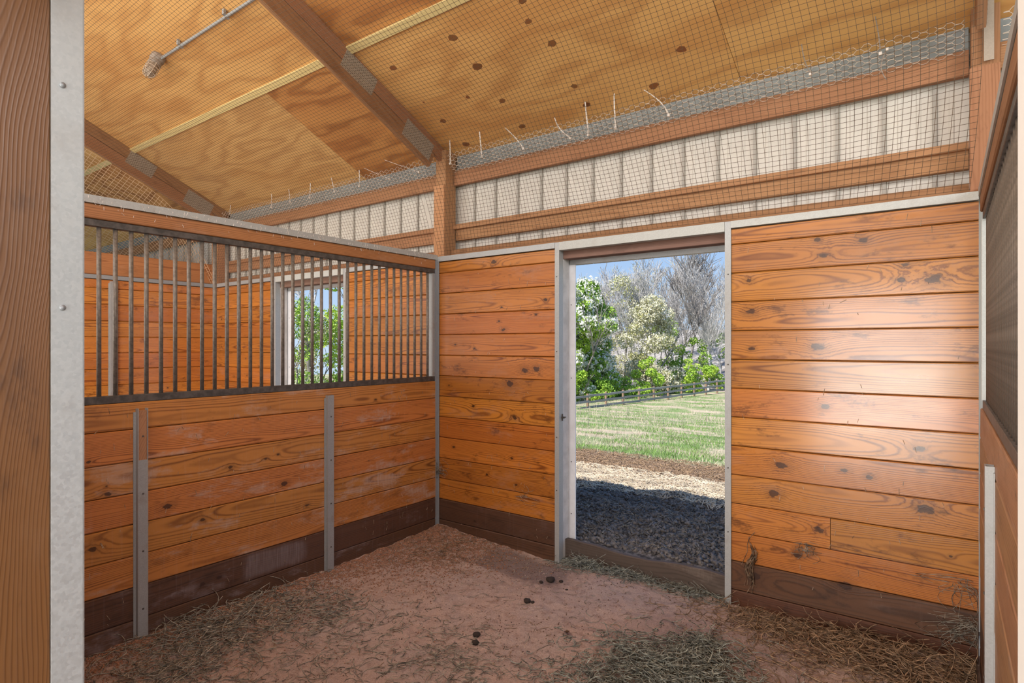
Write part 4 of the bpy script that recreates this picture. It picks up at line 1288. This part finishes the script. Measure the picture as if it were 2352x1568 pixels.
gx = np.concatenate([np.linspace(-70, -8, 40), np.linspace(-7, -3.2, 24), np.linspace(-3, 4.0, 230), np.linspace(4.4, 30, 24)])
gy = np.concatenate([np.linspace(0.118, 4.6, 170), np.linspace(4.7, 12, 60), np.linspace(12.5, 110, 70)])
mk('ground', height_grid('ground', gx, gy, terrain), m_ground, kind='structure')
mk('ground', box_mesh('gfar', ((-120, -90, -0.5), (80, -11.0, -0.12)), ((-120, -11.0, -0.5), (-9.1, 0.11, -0.12)), ((6.3, -11, -0.5), (80, 0.11, -0.12))), flat('side_pasture', (0.22, 0.28, 0.10), 0.9, 0.25, 0.5), kind='structure')


def scatter_blades(n, yr, seed, hgt, wid, keep=None, lean=0.5):
    g = np.random.default_rng(seed)
    t = g.uniform(0, 1, n * 3)
    y = yr[0] * (yr[1] / yr[0]) ** t
    # wedge of pasture seen through the doorways
    dy = y + 3.685
    x = 3.512 + dy * g.uniform(-0.86, -0.16, n * 3)
    if keep is not None:
        k = np.array([keep(a, b) for a, b in zip(x, y)]); x = x[k]; y = y[k]
    x = x[:n]; y = y[:n]; m = len(x)
    z = np.array([terrain(a, b) for a, b in zip(x, y)])
    far = np.clip(dy[:1], 0, 1)
    sc = 1 + y / 30
    h = hgt * g.uniform(0.4, 1.3, m) * sc; w = wid * g.uniform(0.6, 1.3, m) * sc
    a = g.uniform(0, 2 * np.pi, m); lx_ = g.normal(0, lean, m) * h; ly_ = g.normal(0, lean, m) * h
    B0 = np.stack([x - np.cos(a) * w, y - np.sin(a) * w, z - 0.01], 1); B1 = np.stack([x + np.cos(a) * w, y + np.sin(a) * w, z - 0.01], 1)
    T = np.stack([x + lx_, y + ly_, z + h], 1)
    V = np.stack([B0, B1, T], 1).reshape(-1, 3); F = np.arange(m * 3).reshape(-1, 3)
    return mesh_from('blades', V, F)


def patch(x, y): return mnoise.noise((x * 0.35, y * 0.55, 1.0)) + 0.5 * mnoise.noise((x * 1.1, y * 1.3, 4.0))


mk('pasture_grass', scatter_blades(34000, (6.0, 45), 1, 0.060, 0.006, lambda a, b: patch(a, b) > -0.08 and b > 6.1 + 0.9 * mnoise.noise((a, b, 0))), m_grass, None, None, 'stuff', 'short green grass of the pasture beyond the door', 'grass')
mk('dry_grass', scatter_blades(22000, (6.2, 45), 2, 0.055, 0.005, lambda a, b: patch(a, b) < 0.10), m_grass_dry, None, None, 'stuff', 'bleached dry grass among the green pasture', 'grass')
mk('tall_dry_stalks', scatter_blades(420, (14, 34), 3, 0.42, 0.010, lambda a, b: mnoise.noise((a * 0.4, b * 0.4, 8)) > 0.18, lean=0.12), m_grass_dry, None, None, 'stuff', 'tall pale dry stalks standing in the pasture', 'grass')


def straw_bed(n, y0, y1, seed, ln, rad):
    g = np.random.default_rng(seed); y = g.uniform(y0, y1, n); x = 3.512 + (y + 3.685) * g.uniform(-0.60, -0.20, n)
    a = g.uniform(0, 2 * np.pi, n); L = ln * g.uniform(.4, 1.3, n)
    P = np.zeros((n, 3, 3))
    for j, t in enumerate((-.5, 0, .5)):
        P[:, j, 0] = x + np.cos(a) * L * t; P[:, j, 1] = np.maximum(y + np.sin(a) * L * t, 0.16)
        P[:, j, 2] = [terrain(p, q) + 0.012 for p, q in zip(P[:, j, 0], P[:, j, 1])]
    P[:, 1, 2] += g.uniform(0, 0.02, n)
    return tubes(P, rad, 3)


mk('straw_bed', mesh_from('sb', *straw_bed(5200, 2.3, 4.2, 4, 0.10, 0.004)), m_straw, None, None, 'stuff', 'band of bleached straw in the sun outside the door', 'straw')
mk('straw_bed', mesh_from('sb', *straw_bed(2600, 3.9, 6.6, 6, 0.09, 0.005)), m_hay_brown, None, None, 'stuff', 'brown trampled straw between the bleached straw and the grass', 'straw')
mk('straw_bed', mesh_from('sb', *straw_bed(900, 0.3, 2.6, 5, 0.10, 0.0022)), m_hay_grey, None, None, 'stuff', 'grey straw strewn over the dark mud outside the door', 'straw')
g = np.random.default_rng(15); n = 7000
y = g.uniform(0.2, 2.9, n); x = 3.512 + (y + 3.685) * g.uniform(-0.58, -0.22, n)
z = np.array([terrain(a, b) for a, b in zip(x, y)])
s = g.uniform(0.008, 0.024, n)
C = np.stack([x, y, z + s * 0.2], 1)
R3 = g.normal(0, 1, (n, 6, 3)) * 0.35 + np.array([[1, 0, 0], [0, 1, 0], [-1, 0, 0], [0, -1, 0], [0, 0, .8], [0, 0, -.8]])[None]
V = (C[:, None] + R3 * s[:, None, None]).reshape(-1, 3)
V[:, 1] = np.where((V[:, 0] > 1.23) & (V[:, 0] < 2.41), np.maximum(V[:, 1], 0.15), np.maximum(V[:, 1], 0.20))
F = (np.arange(n)[:, None, None] * 6 + tri[None]).reshape(-1, 3)
mk('mud_clods', mesh_from('mud', V, F), flat('dark_mud_clod', (0.21, 0.19, 0.175), 0.9, 0.35, 20, rv=0.0), None, None, 'stuff', 'dark churned mud and manure in the barn shadow outside the door', 'mud')

# ---- fence
F0 = Vector((-16.1 - 0.0, 31.5)); F1 = Vector((-13.3, 47.3))
fence = thing('paddock_fence', (-14.7, 39.4, -2.8), 'weathered grey three-rail paddock fence at the far edge of the pasture', 'fence')
NP = 18
pts = []
for i in range(-5, NP):
    p = F0 + (F1 - F0) * (i / 8.0)
    zz = -2.94 + 0.19 * i / 8.0
    pts.append(Vector((p.x, p.y, zz)))
def terr_f(p): return p.z
for i, p in enumerate(pts):
    beam('fence_post', (p.x, p.y, p.z - 0.5), (p.x + RNG.uniform(-.03, .03), p.y, p.z + 1.22), 0.15, 0.13, m_fpost, fence, up=(0, 1, 0), c=0.01)
for a, b in zip(pts[:-1], pts[1:]):
    for h in (0.30, 0.68, 1.08):
        o = Vector((0.09, 0, 0))
        beam('fence_rail', a + o + Vector((0, 0, h + RNG.uniform(-.03, .03))), b + o + Vector((0, 0, h + RNG.uniform(-.03, .03))), 0.05, 0.155, m_fence, fence, c=0.008)

# ---- trees
def ray(px, d):
    """ground point at camera depth d on the view line through image column px (2352 wide)"""
    r = (px - 1176) / 1352.66
    return Vector((3.512 + d * (-0.5943 + 0.8042 * r), -3.685 + d * (0.8042 + 0.5943 * r), 0))


def branches(rng, H, r0, depth, spread=0.5, nb=(2, 4), up=0.35, trunk=0.28, twig=0.010):
    segs = []
    def grow(p, d, L, r, k):
        n = 3
        q = p.copy()
        for i in range(n):
            d2 = (d + Vector((rng.gauss(0, .13), rng.gauss(0, .13), rng.gauss(0, .08) + up * 0.12))).normalized()
            e = q + d2 * (L / n); ra = r * (1 - 0.30 * i / n); rb = r * (1 - 0.30 * (i + 1) / n)
            segs.append((q.copy(), e.copy(), max(ra, twig), max(rb, twig)))
            q = e; d = d2
            if k > 0 and i >= 0 and (k < depth or i == n - 1):
                for _ in range(rng.randint(*nb) if i == n - 1 else rng.randint(1, 2)):
                    a = Vector((rng.gauss(0, 1), rng.gauss(0, 1), rng.gauss(0, .6)))
                    dd = (d + a.normalized() * rng.uniform(spread * .6, spread * 1.3) + Vector((0, 0, up * .3))).normalized()
                    grow(q, dd, L * rng.uniform(0.55, 0.8), rb * rng.uniform(.5, .7), k - 1)
    grow(Vector((0, 0, -0.3)), Vector((rng.gauss(0, .05), rng.gauss(0, .05), 1)), H * trunk, r0, depth)
    A = np.array([[list(s[0]), list(s[1])] for s in segs]); R_ = np.array([[s[2], s[3]] for s in segs])
    sc = H / max(A[..., 2].max(), 1e-3)
    A *= sc
    return A, R_


def tree_z(p): return terrain(p.x, p.y)


BT = {}
def bare_tree(px, d, H, label, mat, seed, depth=4, spread=0.55, twig=0.020, buds=None):
    p = ray(px, d); z = tree_z(p)
    key = (seed % 4, depth)
    if key not in BT:
        rng = random.Random(100 + seed % 4)
        A, R_ = branches(rng, 12.0, 0.17, depth, spread, twig=twig, trunk=0.17)
        thick = R_[:, 0] > 0.045
        BT[key] = (smooth(mesh_from('trunk', *tubes(A[thick], R_[thick], 5))), mesh_from('twigs', *tubes(A[~thick], R_[~thick], 3)), A[~thick])
    tm, wm, A = BT[key]
    seed = seed + px * 0.37
    M = Matrix.Translation((p.x, p.y, z)) @ Matrix.Rotation(seed * 2.1, 4, 'Z') @ Matrix.Diagonal((H / 12 * 0.9, H / 12 * 0.9, H / 12, 1))
    t = mk('bare_tree', None, None, None, Matrix.Translation((p.x, p.y, z)), None, label, 'tree', 'bare trees behind the paddock fence')
    mk('trunk', tm, mat, t, M); mk('twigs', wm, mat, t, M, kind='stuff')
    if buds:
        g = np.random.default_rng(int(seed)); ends = A[g.choice(len(A), 2600), 1]
        mk('buds', leafq(ends + g.normal(0, .12, ends.shape), 0.055, int(seed)), buds, t, M, kind='stuff')
    return t


def leafq(C, size, seed, fl=1.0):
    g = np.random.default_rng(seed); n = len(C)
    a = g.normal(0, 1, (n, 3)); a /= np.linalg.norm(a, axis=1, keepdims=True)
    b = np.cross(a, g.normal(0, 1, (n, 3))); b /= np.linalg.norm(b, axis=1, keepdims=True)
    s = (size * g.uniform(.6, 1.4, n))[:, None]
    V = np.stack([C - a * s, C + b * s * 0.55, C + a * s, C - b * s * 0.55], 1).reshape(-1, 3)
    return mesh_from('leaves', V, np.arange(n * 4).reshape(-1, 4))


def crown_points(g, blobs, n):
    """points in the outer shells of a set of ellipsoid clumps"""
    w = np.array([b[3] * b[4] for b in blobs]); w = w / w.sum()
    out = []
    for b, k in zip(blobs, (w * n).astype(int) + 1):
        v = g.normal(0, 1, (k, 3)); v /= np.linalg.norm(v, axis=1, keepdims=True)
        r = g.uniform(0.5, 1.02, k) ** 0.5
        out.append(np.array(b[:3])[None] + v * r[:, None] * np.array([b[3], b[3], b[4]])[None])
    return np.concatenate(out)


def leafy(name, px, d, H, Wd, label, cat, lm, n, size, seed, blossom=None, nb=0, base=0.0, stems=4, twig=True, bsize=None, group=None, clumps=26):
    p = ray(px, d); z = tree_z(p); g = np.random.default_rng(seed); rng = random.Random(seed)
    M = Matrix.Translation((p.x, p.y, z))
    t = mk(name, None, None, None, M, None, label, cat, group)
    blobs = []
    for i in range(clumps):
        u = g.uniform(0.0, 1.0)
        hh = base + (H - base) * u
        wr = Wd * math.sqrt(max(0.05, 1 - (2 * (0.15 + 0.85 * u) - 1.0) ** 2)) * 0.85
        a = g.uniform(0, 2 * np.pi); rr = wr * math.sqrt(g.uniform(0, 1))
        cr = Wd * g.uniform(0.20, 0.36)
        blobs.append((rr * math.cos(a), rr * math.sin(a), max(hh - cr * 0.5, cr * 0.6), cr, cr * g.uniform(.6, .95)))
    mk('foliage', leafq(crown_points(g, blobs, n), size, seed), lm, t, M, kind='stuff')
    if blossom is not None:
        ch_ = [b for b in blobs if g.random() < 0.55] or blobs
        C = crown_points(g, [(b[0], b[1], b[2], b[3] * 1.14, b[4] * 1.14) for b in ch_], nb)
        # blossoms grow in clusters
        C = C[::4].repeat(4, 0) + g.normal(0, 0.10, (len(C[::4]) * 4, 3))
        mk('blossom', leafq(C, bsize or size, seed + 1), blossom, t, M, kind='stuff')
    A, R_ = branches(rng, H * 0.92, 0.10 * H / 8, 2, 0.6, twig=0.012, trunk=0.35)
    mk('trunk', smooth(mesh_from('stem', *tubes(A, R_, 4))), m_bark_dk, t, M)
    return t


BD = [(1345, 66, 12.5, 0), (1400, 72, 14.5, 1), (1440, 62, 13.0, 2), (1475, 74, 15.5, 3), (1510, 66, 13.8, 0), (1545, 78, 15.5, 1), (1580, 64, 13.6, 2), (1610, 72, 15.8, 3), (1640, 62, 14.0, 0), (1665, 70, 15.5, 1), (1565, 57, 10.5, 3), (1625, 56, 11.5, 1), (1310, 70, 13.0, 3), (1490, 58, 10.5, 1), (1690, 64, 14.5, 2)]
BL = ['bare grey tree standing behind the flowering tree at the left door edge', 'tall bare tree rising left of centre in the doorway view', 'bare grey tree behind the flowering tree, left of the cream bush', 'tallest bare tree left of the doorway centre',
      'bare grey tree directly above the cream-blossom bush', 'tall bare tree in the back row, centre of the doorway', 'bare tree with dark forked trunk right of centre', 'tall bare tree second from the right door edge in the back row',
      'bare grey tree close to the right edge of the doorway view', 'bare tree in the back row half hidden by the right door post', 'short bare tree in front of the back row, right of centre', 'short many-branched bare tree near the right of the doorway',
      'bare tree mostly hidden behind the left door jamb', 'short bare tree rising behind the cream bush', 'bare tree hidden behind the right door post']
for i, ((px, d, H, s), lab) in enumerate(zip(BD, BL)):
    bare_tree(px, d, H, lab, m_bark_dk if i in (6, 7, 10) else m_bark, s, 4, buds=(m_leaf_olive if i in (4, 5) else None))
TH = [(1375, 58, 7.5, 3), (1425, 60, 8.0, 0), (1465, 63, 9.0, 1), (1520, 61, 8.5, 2), (1552, 66, 9.5, 3), (1598, 60, 8.5, 0), (1632, 66, 9.5, 2), (1655, 57, 7.5, 3), (1345, 62, 9.0, 1), (1575, 70, 11.0, 0), (1620, 80, 13.0, 1), (1400, 80, 12.0, 2), (1530, 84, 14.0, 0), (1460, 86, 13.5, 3)]
TL = ['low bare thicket tree behind the flowering tree', 'low bare thicket tree left of the cream shrub', 'mid-height bare tree behind the cream shrub', 'mid-height bare tree right of the cream shrub', 'mid-height bare tree in the centre right thicket', 'low bare tree above the bright bush right of centre', 'mid-height bare tree near the right door edge', 'low bare tree at the right edge of the thicket', 'bare tree behind the top of the flowering tree', 'bare tree in the back of the centre right thicket', 'far bare tree at the back near the right door edge', 'far bare tree at the back left of the thicket', 'far bare tree at the back of the thicket centre', 'far bare tree at the back behind the cream shrub']
for i, ((px, d, H, s_), lab) in enumerate(zip(TH, TL)):
    bare_tree(px, d, H, lab, m_bark, s_ + 4 * i, 4)
leafy('flowering_tree', 1352, 50, 9.6, 3.3, 'leafy green tree with white blossom at the left of the doorway view', 'tree', m_leaf, 26000, 0.12, 21, m_blossom, 14000, 0.0, bsize=0.12, clumps=54)
leafy('flowering_tree', 1310, 47, 8.8, 2.6, 'second white-flowering green tree, cut off by the left door jamb', 'tree', m_leaf2, 14000, 0.12, 22, m_blossom, 8000, 0.0, bsize=0.12, clumps=40)
leafy('flowering_tree', 1432, 60, 11.5, 2.6, 'thin olive tree with pale buds behind the white-flowering tree', 'tree', m_leaf_olive, 3600, 0.085, 23, m_cream, 3600, 1.5, bsize=0.075, clumps=40)
leafy('flowering_shrub', 1492, 54, 8.4, 3.0, 'tall cream-blossom shrub in the middle of the doorway view', 'shrub', m_leaf_olive, 6000, 0.09, 24, m_cream, 14000, 0.2, bsize=0.10, clumps=44)
leafy('green_shrub', 1535, 57, 7.0, 1.7, 'narrow bright green shrub right of the cream-blossom shrub', 'shrub', m_leaf, 3600, 0.085, 25, None, 0, 2.0)
SB = [(1338, 45, 2.3, 1.7, m_leaf2, 'low bright green bush at the left end of the fence', 3200), (1388, 47, 1.5, 1.9, m_leaf, 'low dark green bush behind the fence, second from the left', 2000), (1440, 49, 1.7, 2.0, m_leaf, 'low dark bush behind the fence below the cream shrub', 2200),
      (1492, 50, 3.4, 1.5, m_leaf2, 'yellow-green bush behind the fence in the middle of the view', 3000), (1528, 53, 1.9, 1.5, m_leaf, 'low bush behind the fence right of the yellow-green bush', 1800), (1582, 54, 3.1, 1.6, m_leaf2, 'bright green bush behind the fence right of centre', 2600),
      (1603, 58, 5.2, 1.9, m_leaf, 'tall loose green bush behind the fence near the right door post', 2000), (1632, 56, 2.4, 1.4, m_leaf2, 'rounded bright bush behind the fence near the right door post', 2200), (1658, 60, 5.6, 2.0, m_leaf, 'loose green bush behind the fence at the right edge of the doorway view', 1700)]
for i, (px, d, H, Wd, m, lab, nl) in enumerate(SB):
    leafy('green_shrub', px, d, H, Wd, lab, 'shrub', m, nl, 0.09, 40 + i, None, 0, 0.1, group='bushes behind the fence', clumps=16)
# view through the neighbour's door
bare_tree(735, 26, 11.0, 'bare forked tree seen through the bars and the neighbour stall door', m_bark_dk, 2, 4)
bare_tree(700, 34, 12.0, 'second bare tree seen through the neighbour stall door, further left', m_bark, 0, 4)
bare_tree(775, 32, 12.0, 'bare tree at the right of the neighbour stall doorway', m_bark, 1, 4)
leafy('green_shrub', 692, 24, 4.3, 1.5, 'leafy green shrub at the left of the neighbour stall doorway', 'shrub', m_leaf, 5200, 0.05, 61, m_cream, 1200, 0.1, bsize=0.045)
leafy('green_shrub', 735, 28, 4.0, 1.6, 'pale leafy shrub in the middle of the neighbour stall doorway', 'shrub', m_leaf_olive, 5200, 0.05, 62, m_cream, 1500, 0.1, bsize=0.045)
leafy('green_tree', 785, 25, 6.4, 1.5, 'tall yellow-green tree at the right of the neighbour stall doorway', 'tree', m_leaf2, 7000, 0.055, 63, None, 0, 0.2)
